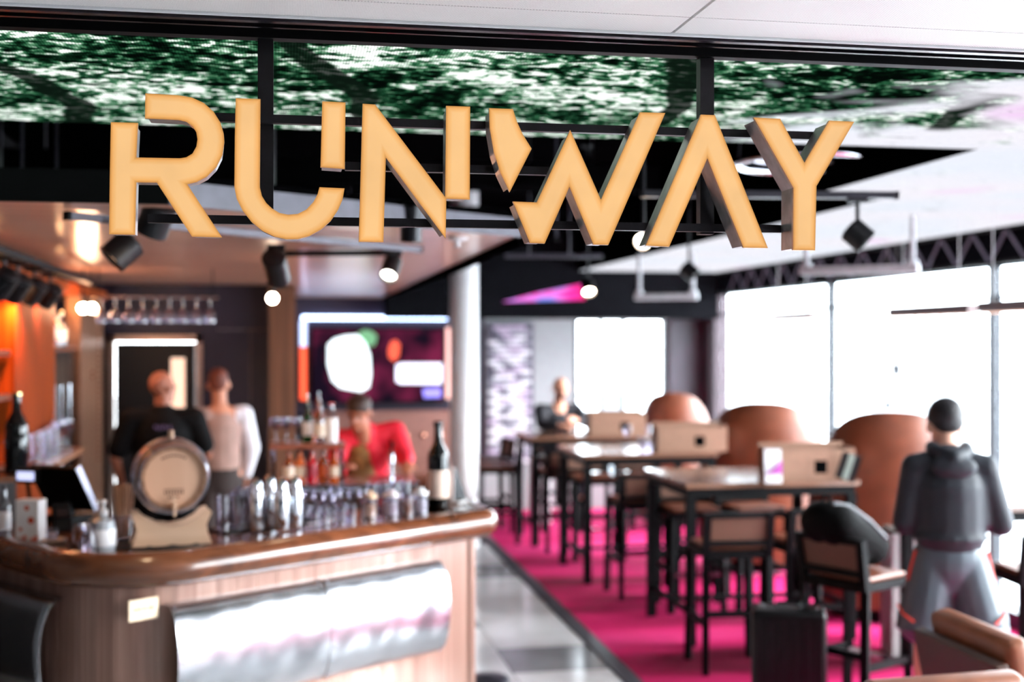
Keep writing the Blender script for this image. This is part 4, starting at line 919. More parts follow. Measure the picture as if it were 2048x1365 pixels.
# ------------------------------------------------------------------ television bay
tx0, tx1 = PXx(622, 14.4), PXx(889, 14.4); tz1, tz0 = onY(700, 655, 14.4)[2], onY(700, 808, 14.4)[2]
tv = thing('television', 'large wall television showing a pale figure on dark red', 'television', ((tx0 + tx1) / 2, 14.42, (tz0 + tz1) / 2))
hw, hh = (tx1 - tx0) / 2, (tz1 - tz0) / 2
MB().b2((-hw, -.02, -hh), (hw, .06, hh)).build('housing', BLACK, tv, bevel=.006)
def tvmat():
    m, nt, N, L, B = _new('tv_dark_red'); N.remove(B); tc = N.new('ShaderNodeTexCoord'); nz = N.new('ShaderNodeTexNoise'); nz.inputs['Scale'].default_value = 2.4; L.new(tc.outputs['Object'], nz.inputs[0])
    r = N.new('ShaderNodeValToRGB'); e = r.color_ramp.elements; e[0].position = .42; e[0].color = (.012, .006, .016, 1); e[1].position = .70; e[1].color = (.22, .02, .07, 1); L.new(nz.outputs['Fac'], r.inputs[0])
    em = N.new('ShaderNodeEmission'); L.new(r.outputs[0], em.inputs[0]); L.new(em.outputs[0], N['Material Output'].inputs[0]); return m
scn = MB().b2((-hw + .02, -.024, -hh + .02), (hw - .02, -.0205, hh - .02)).build('screen', tvmat(), tv)
def tvp(px, py): q = onY(px, py, 14.4); return q[0] - tv.location.x, q[2] - tv.location.z
def pic(pts, m, nm, k): MB().prism([tvp(*p) for p in pts], 'y', -.0265 - k * .001, -.0245).build(nm, m, scn)
pic([(655, 690), (668, 678), (690, 672), (715, 670), (730, 684), (740, 710), (742, 750), (738, 775), (722, 784), (700, 780), (680, 776), (664, 762), (655, 730)], glow('tv_white', (240, 252, 255), 1.6), 'picture_figure', 0)
pic([(716, 666), (728, 660), (742, 662), (754, 672), (750, 690), (738, 694), (724, 684)], glow('tv_green', (120, 180, 130), .5), 'picture_leaf', 0)
pic([(776, 700), (782, 684), (792, 680), (800, 690), (798, 712), (788, 724), (778, 716)], glow('tv_orange', (240, 90, 60), .9), 'picture_flame', 0)
pic([(792, 731), (802, 727), (884, 727), (884, 768), (802, 768), (792, 764)], glow('tv_bar', (236, 236, 255), 1.5), 'picture_caption', 0)
pic([(845, 778), (882, 776), (882, 795), (848, 796)], glow('tv_blue', (150, 140, 250), .7), 'picture_badge', 0)
# halo light strips around the television
hal = thing('television_halo', 'light strips glowing blue white and orange around the television', 'light strip', (tv.location.x, 14.47, tv.location.z))
MB().b2((-hw - .10, -.015, hh + .09), (hw + .04, .015, hh + .13)).build('top_strip', glow('halo_blue', (190, 214, 255), 9.0), hal)
MB().b2((-hw - .12, -.015, hh * .5), (-hw - .05, .015, hh + .08)).build('side_strip', glow('halo_blue2', (200, 214, 255), 2.2), hal)
MB().b2((-hw - .12, -.015, -hh * .9), (-hw - .05, .015, hh * .49)).build('side_strip', glow('halo_orange', (255, 96, 60), 1.6), hal)
MB().b2((hw + .03, -.015, -hh * .9), (hw + .08, .015, hh)).build('side_strip', glow('halo_pink', (255, 196, 186), 1.2), hal)
# banquette below the television
bq = thing('tufted_banquette', 'brown buttoned banquette bench below the television', 'bench', (tv.location.x, 14.05, 0))
MB().b2((-.80, -.25, .0), (1.0, .3, .36)).build('plinth', BLACK, bq); MB().b2((-.80, -.3, .3605), (1.0, .22, .48)).build('seat', LEATHER, bq, bevel=.03); MB().b2((-.80, .2205, .40), (1.0, .38, 1.2)).build('backrest', mat('rose_brown_leather', (150, 104, 94), .4, bump=.1), bq, bevel=.03)
for k in range(9): MB().ball((-.7 + .2 * k, .215, .92), (.03, .012, .03), 12).build('button', mat('copper_button', (214, 150, 126), .2, .8), bq, smooth=True)
# ------------------------------------------------------------------ stools and tables
def cane_mat():
    m, nt, N, L, B = _new('woven_cane')
    tc = N.new('ShaderNodeTexCoord'); ck = N.new('ShaderNodeTexChecker'); ck.inputs['Scale'].default_value = 110
    ck.inputs[1].default_value = lin((116, 74, 54)); ck.inputs[2].default_value = lin((68, 42, 30)); L.new(tc.outputs['Object'], ck.inputs[0])
    L.new(ck.outputs[0], B.inputs['Base Color']); B.inputs['Roughness'].default_value = .6
    bp = N.new('ShaderNodeBump'); bp.inputs['Strength'].default_value = .4; bp.inputs['Distance'].default_value = .003; L.new(ck.outputs['Fac'], bp.inputs['Height']); L.new(bp.outputs[0], B.inputs['Normal']); return m
CANE = cane_mat(); SBLK = mat('stool_black', (8, 8, 10), .55, spec=.1)
def make_stool(loc, rz, label, group):
    t = thing('bar_stool', label, 'stool', loc, rz, group)
    for sx in (-1, 1):
        MB().bar((sx * .20, .19, 0), (sx * .185, .18, .70), .042, .042).build('leg', SBLK, t)
        MB().bar((sx * .20, -.20, 0), (sx * .195, -.185, .70), .042, .042).build('leg', SBLK, t)
        MB().bar((sx * .195, -.185, .70), (sx * .195, -.225, .97), .042, .042).build('back_post', SBLK, t)
        MB().bar((sx * .197, .17, .30), (sx * .198, -.18, .30), .026, .036).build('side_stretcher', SBLK, t)
    MB().bar((-.18, .186, .28), (.18, .186, .28), .022, .03).build('footrest', CHROME, t)
    MB().bar((-.18, -.193, .36), (.18, -.193, .36), .026, .036).build('rear_stretcher', SBLK, t)
    MB().b2((-.20, -.20, .69), (.20, .20, .735)).build('seat_frame', SBLK, t, bevel=.004)
    MB().b2((-.185, -.165, .7355), (.185, .185, .765)).build('seat_pad', LEATHER, t, bevel=.012)
    MB().bar((-.178, -.224, .955), (.178, -.224, .955), .028, .034).build('top_rail', SBLK, t)
    MB().bar((-.178, -.199, .785), (.178, -.199, .785), .028, .034).build('lower_rail', SBLK, t)
    MB().add([(-.178, -.205, .803), (.178, -.205, .803), (.178, -.228, .938), (-.178, -.228, .938), (-.178, -.193, .803), (.178, -.193, .803), (.178, -.216, .938), (-.178, -.216, .938)],
             [(0, 1, 2, 3), (7, 6, 5, 4), (0, 4, 5, 1), (2, 6, 7, 3), (1, 5, 6, 2), (0, 3, 7, 4)]).build('cane_panel', CANE, t)
    return t
R_ = math.radians
G = 'cane backed bar stools around the high tables'
proto = make_stool((2.68, 7.32, .004), R_(-3), 'cane backed stool in front of the nearest high table, behind the suitcase', G)
for (x, y, a, lab) in (
    (3.22, 7.42, R_(4), 'stool at the nearest high table, beside the one behind the suitcase'),
    (3.02, 6.28, R_(-62), 'stool turned sideways carrying the black backpack'),
    (4.05, 6.18, R_(-6), 'stool at the right picture edge beside the standing man'),
    (2.99, 8.98, R_(178), 'stool on the far side of the nearest high table, left one'),
    (3.46, 8.92, R_(184), 'stool on the far side of the nearest high table, right one'),
    (2.74, 9.52, R_(2), 'stool at the middle high table facing away from the aisle'),
    (3.24, 9.58, R_(-5), 'right hand stool on the near side of the middle table'),
    (2.78, 11.2, R_(180), 'left stool on the far side of the middle table'),
    (3.25, 11.2, R_(176), 'right stool on the far side of the middle table'),
    (2.62, 11.74, R_(4), 'stool on the near side of the far table by the aisle'),
    (2.86, 12.98, R_(180), 'stool under the seated man at the far table'),
    (2.09, 12.30, R_(80), 'dark stool standing alone by the aisle near the white column'),
    (2.10, 12.95, R_(95), 'second dark stool by the aisle in front of the brick screen')):
    dup(proto, (x, y, .004), a, lab, G)
TTOP = wood('table_top_wood', (96, 66, 52), (134, 98, 80), .18, 'x', 4, coat=.4, fine=10)
def table(x0, x1, y0, y1, label):
    t = thing('high_table', label, 'table', ((x0 + x1) / 2, (y0 + y1) / 2, .004)); a, b = (x1 - x0) / 2, (y1 - y0) / 2; H = 1.066
    MB().b2((-a, -b, H - .035), (a, b, H)).build('table_top', TTOP, t, bevel=.003)
    for sy in (-1, 1): MB().b2((-a + .02, sy * (b - .04) - .012, H - .095), (a - .02, sy * (b - .04) + .012, H - .0355)).build('apron', SBLK, t)
    for sx in (-1, 1):
        MB().b2((sx * (a - .04) - .012, -b + .055, H - .095), (sx * (a - .04) + .012, b - .055, H - .0355)).build('apron', SBLK, t)
        for sy in (-1, 1): MB().b2((sx * (a - .045) - .03, sy * (b - .045) - .03, 0), (sx * (a - .045) + .03, sy * (b - .045) + .03, H - .0965)).build('leg', SBLK, t)
        MB().b2((sx * (a - .045) - .015, -b + .07, .20), (sx * (a - .045) + .015, b - .07, .23)).build('stretcher', SBLK, t)
    MB().b2((-a + .07, -.015, .20), (a - .07, .015, .23)).build('stretcher', SBLK, t)
    return t
table(2.57, 3.78, 7.80, 8.78, 'nearest dark high table with kraft caddy and cards')
table(2.40, 3.56, 9.95, 10.95, 'middle dark high table behind the nearest one')
table(2.34, 3.62, 11.85, 12.70, 'farthest high table where the man in black sits')
table(3.72, 4.85, 6.42, 7.18, 'high table at the right picture edge behind the standing man')
HT = 1.0705
def caddy(px, d, w, label, dots=True):
    x, y = W(px, d); t = thing('table_caddy', label, 'caddy', (x, y, HT), -.05); h = .215
    for a, b, nm in (((-w / 2, -.11, 0), (w / 2, -.10, h * .95), 'front_panel'), ((-w / 2, .10, 0), (w / 2, .11, h * 1.1), 'back_panel'), ((-w / 2, -.0995, 0), (-w / 2 + .01, .0995, h), 'side_panel'), ((w / 2 - .01, -.0995, 0), (w / 2, .0995, h), 'side_panel'), ((-w / 2 + .0105, -.0995, 0), (w / 2 - .0105, .0995, .01), 'base_panel')): MB().b2(a, b).build(nm, KRAFT, t)
    MB().b2((.02, -.1115, .045), (.105, -.1102, .13)).build('logo_square', BLACKM, t)
    return t
caddy(1612, 8.45, .60, 'kraft board caddy with black square on the nearest table')
caddy(1378, 10.6, .60, 'kraft board caddy with black square on the middle table')
caddy(1232, 12.4, .56, 'kraft board caddy with black square on the farthest table')
x, y = W(1545, 8.20); t = thing('menu_card', 'white and magenta table card in front of the nearest caddy', 'card', (x, y, HT), -.15)
MB().prism([(-.035, 0), (.035, 0), (.004, .22), (-.004, .22)], 'x', -.055, .055).build('folded_card', LBW, t)
MB().prism([(-.055, .06), (.055, .06), (.055, .15), (.0, .09)], 'y', -.0335, -.026).build('print', mat('print_magenta', (206, 96, 196), .6), t)
x, y = W(1697, 8.30); t = thing('leaning_menu', 'dark menu with pale green cover leaning at the caddy end', 'menu', (x, y, HT), -.4); MB().box((0, 0, .092), (.13, .016, .18), rot=Matrix.Rotation(.30, 3, 'Y')).build('cover', mat('menu_dark', (22, 24, 24), .5), t); MB().box((0, -.0095, .092), (.04, .002, .17), rot=Matrix.Rotation(.30, 3, 'Y')).build('spine_print', mat('menu_green', (170, 188, 176), .5), t)
for k, (px, d, kd) in enumerate(((1255, 10.9, 'wine'), (1285, 10.75, 'tumbler'), (1300, 10.5, 'tumbler'), (1296, 12.4, 'tumbler'))):
    x, y = W(px, d); drink_glass(kd, ('stemmed glass left of the middle table caddy', 'left small tumbler on the middle table', 'right small tumbler on the middle table', 'small tumbler beside the farthest caddy')[k], (x, y, HT), None, 1.0)
# ------------------------------------------------------------------ leather window pods
def pod(px, d, rz, label, sc=(1, 1, 1)):
    x, y = W(px, d); t = thing('leather_pod', label, 'booth', (x, y, .004), rz, 'leather pods along the window')
    def shell(inn):
        o = []
        for i in range(33):
            a = math.pi * (i / 32); r0 = .46 if not inn else .40
            row = []
            hx = abs(i / 16 - 1)                       # 0 at the middle of the back
            top = 1.44 - .52 * hx ** 2.6
            for j in range(15):
                v = j / 14; z = .10 + (top - .10) * v; k = 1 - .10 * max(0, v - .55) ** 2 * 4 - (.30 * max(0, v - .86) / .14 * .35)
                rr = r0 * k; row.append((rr * math.cos(a) * 1.0, -rr * math.sin(a) * .95 + .18, z))
            o.append(row)
        return o
    A, Bn = shell(False), shell(True); vs = []; fs = []
    for S_ in (A, Bn):
        for row in S_: vs += row
    n = 15; m = 33 * n
    for l in (0, 1):
        for i in range(32):
            for j in range(n - 1):
                q = (l * m + i * n + j, l * m + (i + 1) * n + j, l * m + (i + 1) * n + j + 1, l * m + i * n + j + 1); fs.append(q)
    for i in range(32): fs += [(i * n + n - 1, (i + 1) * n + n - 1, m + (i + 1) * n + n - 1, m + i * n + n - 1), (i * n, (i + 1) * n, m + (i + 1) * n, m + i * n)]
    for i in (0, 32):
        for j in range(n - 1): fs.append((i * n + j, i * n + j + 1, m + i * n + j + 1, m + i * n + j))
    MB().add(vs, fs).build('shell', LEATHER, t, smooth=True)
    MB().lathe([(.0001, .36), (.36, .36), (.385, .39), (.385, .43), (.36, .46), (.0001, .465)], 32, c=(0, .16, 0)).build('seat_cushion', LEATHER2, t, smooth=True)
    MB().lathe([(.33, 0), (.33, .0995)], 28, c=(0, .16, 0)).build('plinth', BLACK, t)
    MB().lathe([(.30, .10), (.36, .12), (.36, .359)], 28, c=(0, .16, 0)).build('seat_base', LEATHER, t, smooth=True)
    t.scale = sc
    return t
pod(1348, 13.6, R_(-25), 'farthest brown leather pod by the window corner')
pod(1527, 10.9, R_(-25), 'middle brown leather pod in front of the window', (1.3, 1.1, 1.02))
pod(1780, 9.0, R_(-25), 'nearest brown leather pod left of the standing man', (1.28, 1.1, 1.04))
# white bin behind the tables
x, y = W(1080, 13.7); t = thing('white_bin', 'white cylindrical bin beside the far table legs', 'bin', (x, y, .004)); MB().lathe([(.0001, 0), (.12, 0), (.13, .02), (.12, .72), (.10, .74), (.0001, .74)], 24).build('drum', WHITE, t, smooth=True); MB().lathe([(.1305, .70), (.132, .71), (.1305, .72)], 24).build('rim', CHROME, t)
# pale crate behind the backpack
x, y = W(1812, 8.0); t = thing('planter_box', 'pale grey planter box between the backpack and the man', 'planter', (x, y, .004), -.2); MB().b2((-.13, -.13, 0), (.13, .13, .78)).build('box_body', mat('pale_concrete', (168, 170, 168), .7), t, bevel=.01); MB().b2((-.12, -.12, .781), (.12, .12, .80)).build('soil', mat('soil', (60, 46, 36), .9), t)
# ------------------------------------------------------------------ lounge chairs in front
def lounge(loc, rz, label):
    t = thing('lounge_chair', label, 'armchair', loc, rz, 'tan leather lounge chairs')
    RB = Matrix.Rotation(.20, 3, 'X')
    MB().box((0, -.335, .50), (.66, .05, .48), rot=RB).build('back_shell', mat('dark_hide', (70, 44, 32), .5, bump=.1), t, bevel=.006)
    MB().box((0, -.255, .60), (.62, .11, .46), rot=RB).build('back_cushion', LEATHER2, t, bevel=.042)
    MB().b2((-.32, -.24, .27), (.32, .34, .33)).build('seat_frame', MATS['dark_hide'], t, bevel=.006); MB().b2((-.30, -.21, .331), (.30, .34, .45)).build('seat_cushion', LEATHER2, t, bevel=.03)
    for sx in (-1, 1):
        MB().bar((sx * .36, -.33, .56), (sx * .36, .32, .60), .045, .03).build('armrest', wood('arm_wood', (90, 56, 36), (130, 84, 56), .35, 'y'), t, bevel=.004)
        MB().bar((sx * .36, .28, .585), (sx * .34, .30, 0), .03, .03).build('leg', SBLK, t); MB().bar((sx * .36, -.28, .565), (sx * .34, -.34, 0), .03, .03).build('leg', SBLK, t)
    return t
lounge((3.12, 4.76, .004), R_(-90), 'tan leather lounge chair turned away at the lower right')
lounge((2.24, 4.31, .004), R_(4), 'lounge chair whose top edge shows at the bottom picture edge')
# ------------------------------------------------------------------ suitcase and backpack
x, y = W(1577, 6.55); t = thing('suitcase', 'black ribbed cabin suitcase standing on the carpet', 'suitcase', (x, y, .004), R_(-22))
SC = mat('suitcase_black', (10, 10, 12), .4, spec=.3)
MB().b2((-.19, -.115, .045), (.19, .115, .60)).build('shell', SC, t, bevel=.03)
for k in range(6): MB().b2((-.155 + .062 * k - .012, -.121, .09), (-.155 + .062 * k + .012, -.1151, .55)).build('rib', SC, t, bevel=.002)
MB().tube([(-.06, 0, .601), (-.06, 0, .625), (.06, 0, .625), (.06, 0, .601)], .009).build('carry_handle', SC, t, smooth=True)
for sx in (-1, 1):
    MB().lathe([(.012, .6005), (.012, .61), (.0001, .612)], 10, c=(sx * .14, 0, 0)).build('corner_stud', CHROME, t)
    for sy in (-1, 1): MB().lathe([(.0001, -.011), (.022, -.011), (.022, .011), (.0001, .011)], 14, c=(sx * .15, sy * .07, .022), M=Matrix.Rotation(math.pi / 2, 3, 'Y')).build('wheel', BLACKM, t)
MB().b2((.1905, -.02, .30), (.193, .02, .36)).build('lock', CHROME, t); MB().b2((.1905, -.112, .06), (.194, -.104, .58)).build('zip_edge', mat('zip_violet', (60, 56, 84), .3, .5), t)
x, y = 2.99, 6.30; t = thing('backpack', 'black backpack with grey strap resting on the sideways stool', 'backpack', (x, y, .7745), R_(-62))
BPK = mat('backpack_black', (8, 8, 9), .8, spec=.1)
# soft body built from overlapping ellipsoids
import bpy as _b
def blob(name, parts, mat_, parent, vox=.012, smooth=6, at=None):
    mb = MB()
    for p in parts:
        if p[0] == 'e': mb.ball(p[1], p[2], 16, M=(p[3] if len(p) > 3 else None))
        else:
            _, a, ra, b, rb = p[:5]; fl = p[5] if len(p) > 5 else None
            a, b = Vector(a), Vector(b); d = b - a; n = 14
            q = d.to_track_quat('Z', 'Y').to_matrix() if d.length > 1e-6 else Matrix.Identity(3)
            vs = []; fs = []; rings = []
            for k in range(5): th = -math.pi / 2 + math.pi / 2 * k / 5; rings.append((a, ra * math.cos(th), ra * math.sin(th)))
            rings.append((a, ra, 0)); rings.append((b, rb, 0))
            for k in range(1, 6): th = math.pi / 2 * k / 5; rings.append((b, rb * math.cos(th) + 1e-5, rb * math.sin(th)))
            for c, r, h in rings:
                for k in range(n):
                    v = q @ Vector((r * math.cos(2 * math.pi * k / n), r * math.sin(2 * math.pi * k / n), h))
                    if fl is not None: nv = Vector(fl[0]).normalized(); v = v - nv * v.dot(nv) * (1 - fl[1])
                    vs.append(c + v)
            for i in range(len(rings) - 1): fs += [(i * n + k, i * n + (k + 1) % n, (i + 1) * n + (k + 1) % n, (i + 1) * n + k) for k in range(n)]
            fs += [tuple(range(n))[::-1], tuple(range((len(rings) - 1) * n, len(rings) * n))]
            mb.add(vs, fs)
    tmp = bpy.data.objects.new('tmp', mb.mesh('tmp', mat_)); COL.objects.link(tmp)
    r = tmp.modifiers.new('r', 'REMESH'); r.mode = 'VOXEL'; r.voxel_size = vox
    s = tmp.modifiers.new('s', 'SMOOTH'); s.factor = .5; s.iterations = smooth
    dg = bpy.context.evaluated_depsgraph_get(); me = bpy.data.meshes.new_from_object(tmp.evaluated_get(dg)); bpy.data.objects.remove(tmp)
    me.name = name; me.materials.clear(); me.materials.append(mat_)
    for p in me.polygons: p.use_smooth = True
    o = bpy.data.objects.new(name, me); COL.objects.link(o)
    if parent is not None: o.parent = parent
    return o
TL = Matrix.Rotation(-.35, 3, 'X')
blob('bag_body', [('c', (-.05, -.17, .26), .115, (-.06, .10, .115), .105), ('c', (.05, -.17, .26), .115, (.06, .10, .115), .105), ('e', (0, -.20, .28), (.13, .10, .10)), ('e', (0, -.02, .12), (.15, .16, .115))], BPK, t)
blob('front_pocket', [('e', (0, .06, .21), (.10, .11, .055)), ('e', (0, .17, .10), (.11, .06, .085))], BPK, t)
MB().tube([(.06, -.22, .372), (.09, -.12, .352), (.12, .02, .262), (.15, .12, .165)], .014).build('shoulder_strap', mat('strap_grey', (58, 60, 68), .5), t, smooth=True); MB().tube([(-.03, -.2, .365), (-.02, -.19, .40), (.02, -.19, .40), (.03, -.2, .365)], .008).build('haul_loop', BPK, t, smooth=True)
# ------------------------------------------------------------------ people
def hand(side, wr, fdir, palm, sc=1.0):
    """palm + five unequal curled fingers; wr wrist, fdir finger direction, palm = normal of the palm."""
    f = Vector(fdir).normalized(); p = Vector(palm); p = (p - f * p.dot(f)).normalized(); s = f.cross(p) * side; wr = Vector(wr)
    out = [('c', wr, .027 * sc, wr + f * .05, .034 * sc, (p, .55)), ('c', wr + f * .03 - s * .018, .018 * sc, wr + f * .085 - s * .026, .016 * sc, (p, .7)), ('c', wr + f * .03 + s * .018, .018 * sc, wr + f * .08 + s * .026, .016 * sc, (p, .7))]
    for k, (o, l) in enumerate(((-.03, .062), (-.010, .075), (.011, .070), (.031, .054))):
        b = wr + f * .085 + s * o; m = b + f * l * .5 + p * .010; e = m + f * l * .38 + p * .026
        out += [('c', b, .0092, m, .0088), ('c', m, .0088, e, .0080)]
    th = wr + f * .03 - s * .032; t1 = th + f * .03 - s * .022 + p * .01; t2 = t1 + f * .028 - s * .004 + p * .012
    out += [('c', th, .0125, t1, .0105), ('c', t1, .0105, t2, .0095)]
    return out
SKIN = mat('skin', (206, 140, 112), .5, var=.08); SKIN2 = mat('skin_tan', (176, 108, 82), .5, var=.08); SKIN3 = mat('skin_pale', (226, 170, 146), .5, var=.06); HAIR = mat('dark_hair', (22, 18, 24), .6, bump=.5, scale=60)
def head_parts(c, up, fw, s=1.0):
    c, up, fw = Vector(c), Vector(up).normalized(), Vector(fw); fw = (fw - up * fw.dot(up)).normalized(); rt = fw.cross(up)
    M = Matrix((rt, fw, up)).transposed()
    P = lambda x, y, z: c + M @ Vector((x * s, y * s, z * s))
    return [('e', P(0, -.012, .028), (.077 * s, .096 * s, .092 * s), M), ('e', P(0, .022, -.045), (.060 * s, .070 * s, .070 * s), M), ('c', P(0, .092, .005), .010 * s, P(0, .106, -.022), .016 * s), ('e', P(0, .078, -.056), (.026 * s, .02 * s, .016 * s), M), ('e', P(0, .075, -.088), (.024 * s, .022 * s, .018 * s), M),
            ('e', P(.080, -.005, -.008), (.012 * s, .022 * s, .032 * s), M), ('e', P(-.080, -.005, -.008), (.012 * s, .022 * s, .032 * s), M), ('e', P(0, .075, .03), (.05 * s, .018 * s, .012 * s), M)], P, M
def add_eyes(t, P, M, s=1.0):
    for sx in (-1, 1): MB().ball(P(sx * .032, .083, .008), .0125 * s, 10).build('eye', mat('eye_dark', (30, 24, 24), .2), t, smooth=True)
def person(label, loc, rz, J, skin, head_up=(0, 0, 1), head_fw=(0, 1, 0), scale=1.0, palms=None, extra=()):
    t = thing('person', label, 'person', loc, rz)
    V = {k: Vector(v) for k, v in J.items()}
    parts, P, M = head_parts(V['head'], head_up, head_fw)
    parts += [('c', V['neck'] - Vector((0, 0, .06)), .062, V['head'] + (V['neck'] - V['head']) * .35, .054), ('c', V['chest'], .15, V['neck'] + (V['chest'] - V['neck']) * .35, .11, ((0, 1, 0), .75)), ('c', V['pelvis'], .145, V['chest'], .15, ((0, 1, 0), .72))]
    for s, sd in ((-1, 'l'), (1, 'r')):
        sh, el, wr = V['sh' + sd], V['el' + sd], V['wr' + sd]; hp, kn, an = V['hp' + sd], V['kn' + sd], V['an' + sd]
        parts += [('c', V['neck'] + (V['chest'] - V['neck']) * .3, .07, sh, .06), ('c', sh, .054, el, .040), ('c', el, .040, wr, .027)]
        f = (wr - el).normalized(); pn = (palms or {}).get(sd, Vector((-s, 0, 0)) if abs(f.z) > .6 else Vector((0, 0, -1))); parts += hand(s, wr + f * .01, f, pn)
        parts += [('c', hp, .088, kn, .058), ('c', kn, .056, kn.lerp(an, .35), .058), ('c', kn.lerp(an, .35), .056, an, .037), ('c', an, .038, an + Vector((0, .13, -.045)), .034)]
    b = blob('body', parts, skin, t, .0095, 4)
    add_eyes(b, P, M)
    return t, V, P, M
def shoes(t, V, m):
    for sd in 'lr':
        an = V['an' + sd]; blob('shoe', [('c', an + Vector((0, -.035, -.045)), .047, an + Vector((0, .15, -.055)), .044, ((0, 0, 1), .8)), ('c', an + Vector((0, -.01, 0)), .05, an + Vector((0, -.02, -.05)), .052)], m, t, .012, 3)
def hair_cap(t, P, M, m, grow=1.10, low=-.02):
    blob('hair', [('e', P(0, -.022, .052), (.074 * grow, .092 * grow, .080 * grow), M), ('e', P(0, -.060, .012), (.066 * grow, .055, .062), M), ('e', P(0, .05, .098), (.055, .04, .025), M)], m, t, .009, 2)
# 1. man in grey hooded jacket and shorts, back to the camera
J = dict(head=(-.005, .11, 1.565), neck=(0, .035, 1.44), chest=(0, 0, 1.24), pelvis=(0, -.01, .96), shl=(-.165, .0, 1.375), shr=(.165, .0, 1.375), ell=(-.215, .0, 1.10), elr=(.245, .01, 1.10), wrl=(-.10, .20, 1.12), wrr=(.12, .21, 1.11), hpl=(-.09, 0, .92), hpr=(.09, 0, .92), knl=(-.11, .03, .49), knr=(.13, .03, .49), anl=(-.12, 0, .09), anr=(.16, -.02, .09))
t, V, P, M = person('man in dark grey hooded jacket and grey shorts seen from behind', (3.215, 5.66, .004), R_(-19), J, SKIN3, (0, .35, 1), (-.15, 1, -.35), palms={'l': (1, 0, -.3), 'r': (-1, 0, -.3)})
hair_cap(t, P, M, HAIR, 1.2)
JK = mat('jacket_charcoal', (42, 46, 53), .6, spec=.3, var=.15, scale=6, bump=.9, stretch=(1, 1, .45)); SH = mat('shorts_slate', (74, 86, 95), .45, var=.12, scale=6, bump=.8, stretch=(1, 1, .35))
blob('jacket', [('c', (0, -.005, 1.05), .168, (0, .0, 1.27), .172, ((0, 1, 0), .76)), ('c', (0, 0, 1.27), .17, (0, .015, 1.37), .12, ((0, 1, 0), .8)), ('c', (-.06, .01, 1.40), .065, V['shl'], .066), ('c', (.06, .01, 1.40), .065, V['shr'], .066), ('c', V['shl'], .068, V['shl'].lerp(V['ell'], .55), .062), ('c', V['shr'], .068, V['shr'].lerp(V['elr'], .55), .064), ('c', V['shl'].lerp(V['ell'], .55), .062, V['ell'], .060), ('c', V['shr'].lerp(V['elr'], .55), .064, V['elr'], .062), ('c', V['ell'], .060, V['wrl'], .040), ('c', V['elr'], .062, V['wrr'], .040), ('e', (0, -.005, 1.035), (.183, .140, .05)), ('c', (-.13, 0, 1.30), .07, (-.15, 0, 1.12), .055), ('c', (.13, 0, 1.30), .07, (.15, 0, 1.12), .055)], JK, t, .011, 5)
blob('hood', [('c', (-.075, -.03, 1.455), .038, (0, -.10, 1.43), .045), ('c', (.075, -.03, 1.455), .038, (0, -.10, 1.43), .045), ('c', (-.08, .03, 1.47), .034, (-.075, -.03, 1.455), .038), ('c', (.08, .03, 1.47), .034, (.075, -.03, 1.455), .038), ('e', (0, -.10, 1.385), (.115, .045, .06))], JK, t, .010, 4)
blob('shorts', [('c', (0, .0, .99), .155, (0, .0, .93), .165, ((0, 1, 0), .74)), ('c', (-.075, .0, .93), .105, (-.125, .01, .62), .128, ((0, 1, 0), .92)), ('c', (.075, .0, .93), .105, (.150, .01, .62), .130, ((0, 1, 0), .92)), ('e', (-.127, .01, .585), (.135, .125, .03)), ('e', (.152, .01, .585), (.137, .127, .03)), ('c', (0, 0, .93), .13, (0, 0, .84), .11, ((0, 1, 0), .8))], SH, t, .011, 3)
ORG = mat('piping_orange', (226, 66, 48), .5)
for s in (-1, 1):
    MB().tube([(s * .168, -.04, .97), (s * .186, -.035, .90), (s * .205, -.035, .82)], .006, 6).build('piping', ORG, t, smooth=True)
    MB().tube([(s * .252, -.03, .70), (s * .235, -.085, .665), (s * .19, -.118, .635)], .006, 6).build('piping', ORG, t, smooth=True)
shoes(t, V, mat('shoe_dark', (40, 40, 46), .6))
# 2. barman in black T-shirt, back to the camera, head turned right
x, y = W(325, 8.9)
J = dict(head=(.0, .03, 1.665), neck=(0, .0, 1.50), chest=(0, 0, 1.28), pelvis=(0, 0, .98), shl=(-.22, 0, 1.44), shr=(.22, 0, 1.44), ell=(-.32, -.02, 1.17), elr=(.31, .02, 1.19), wrl=(-.27, .10, .95), wrr=(.24, .20, 1.05), hpl=(-.1, 0, .95), hpr=(.1, 0, .95), knl=(-.11, .02, .52), knr=(.11, .02, .52), anl=(-.12, 0, .09), anr=(.12, 0, .09))
t, V, P, M = person('bald barman in black T-shirt with print seen from behind', (x, y, 0), R_(6), J, SKIN2, (0, .1, 1), (.75, .65, -.2))
BT = mat('black_cotton', (12, 12, 15), .85, spec=.2)
blob('t_shirt', [('c', (0, 0, .98), .205, (0, 0, 1.32), .205, ((0, 1, 0), .8)), ('c', (0, 0, 1.32), .19, (0, 0, 1.44), .12, ((0, 1, 0), .8)), ('c', (-.1, 0, 1.44), .085, V['shl'], .085), ('c', (.1, 0, 1.44), .085, V['shr'], .085), ('c', V['shl'], .085, V['shl'].lerp(V['ell'], .75), .075), ('c', V['shr'], .085, V['shr'].lerp(V['elr'], .75), .075)], BT, t, .012, 4)
blob('trousers', [('c', (0, 0, 1.0), .17, (0, 0, .92), .17, ((0, 1, 0), .8)), ('c', (-.1, 0, .92), .11, V['knl'], .085), ('c', (.1, 0, .92), .11, V['knr'], .085), ('c', V['knl'], .085, V['anl'], .07), ('c', V['knr'], .085, V['anr'], .07)], BT, t, .014, 4)
pr = MB()
for k in range(6): pr.box((-.05 + .02 * k, -.153 , 1.395 + .004 * math.cos(k * 2.2)), (.011, .003, .026))
o = pr.build('back_print', mat('print_mauve', (120, 96, 140), .7), t); o['kind'] = 'stuff'
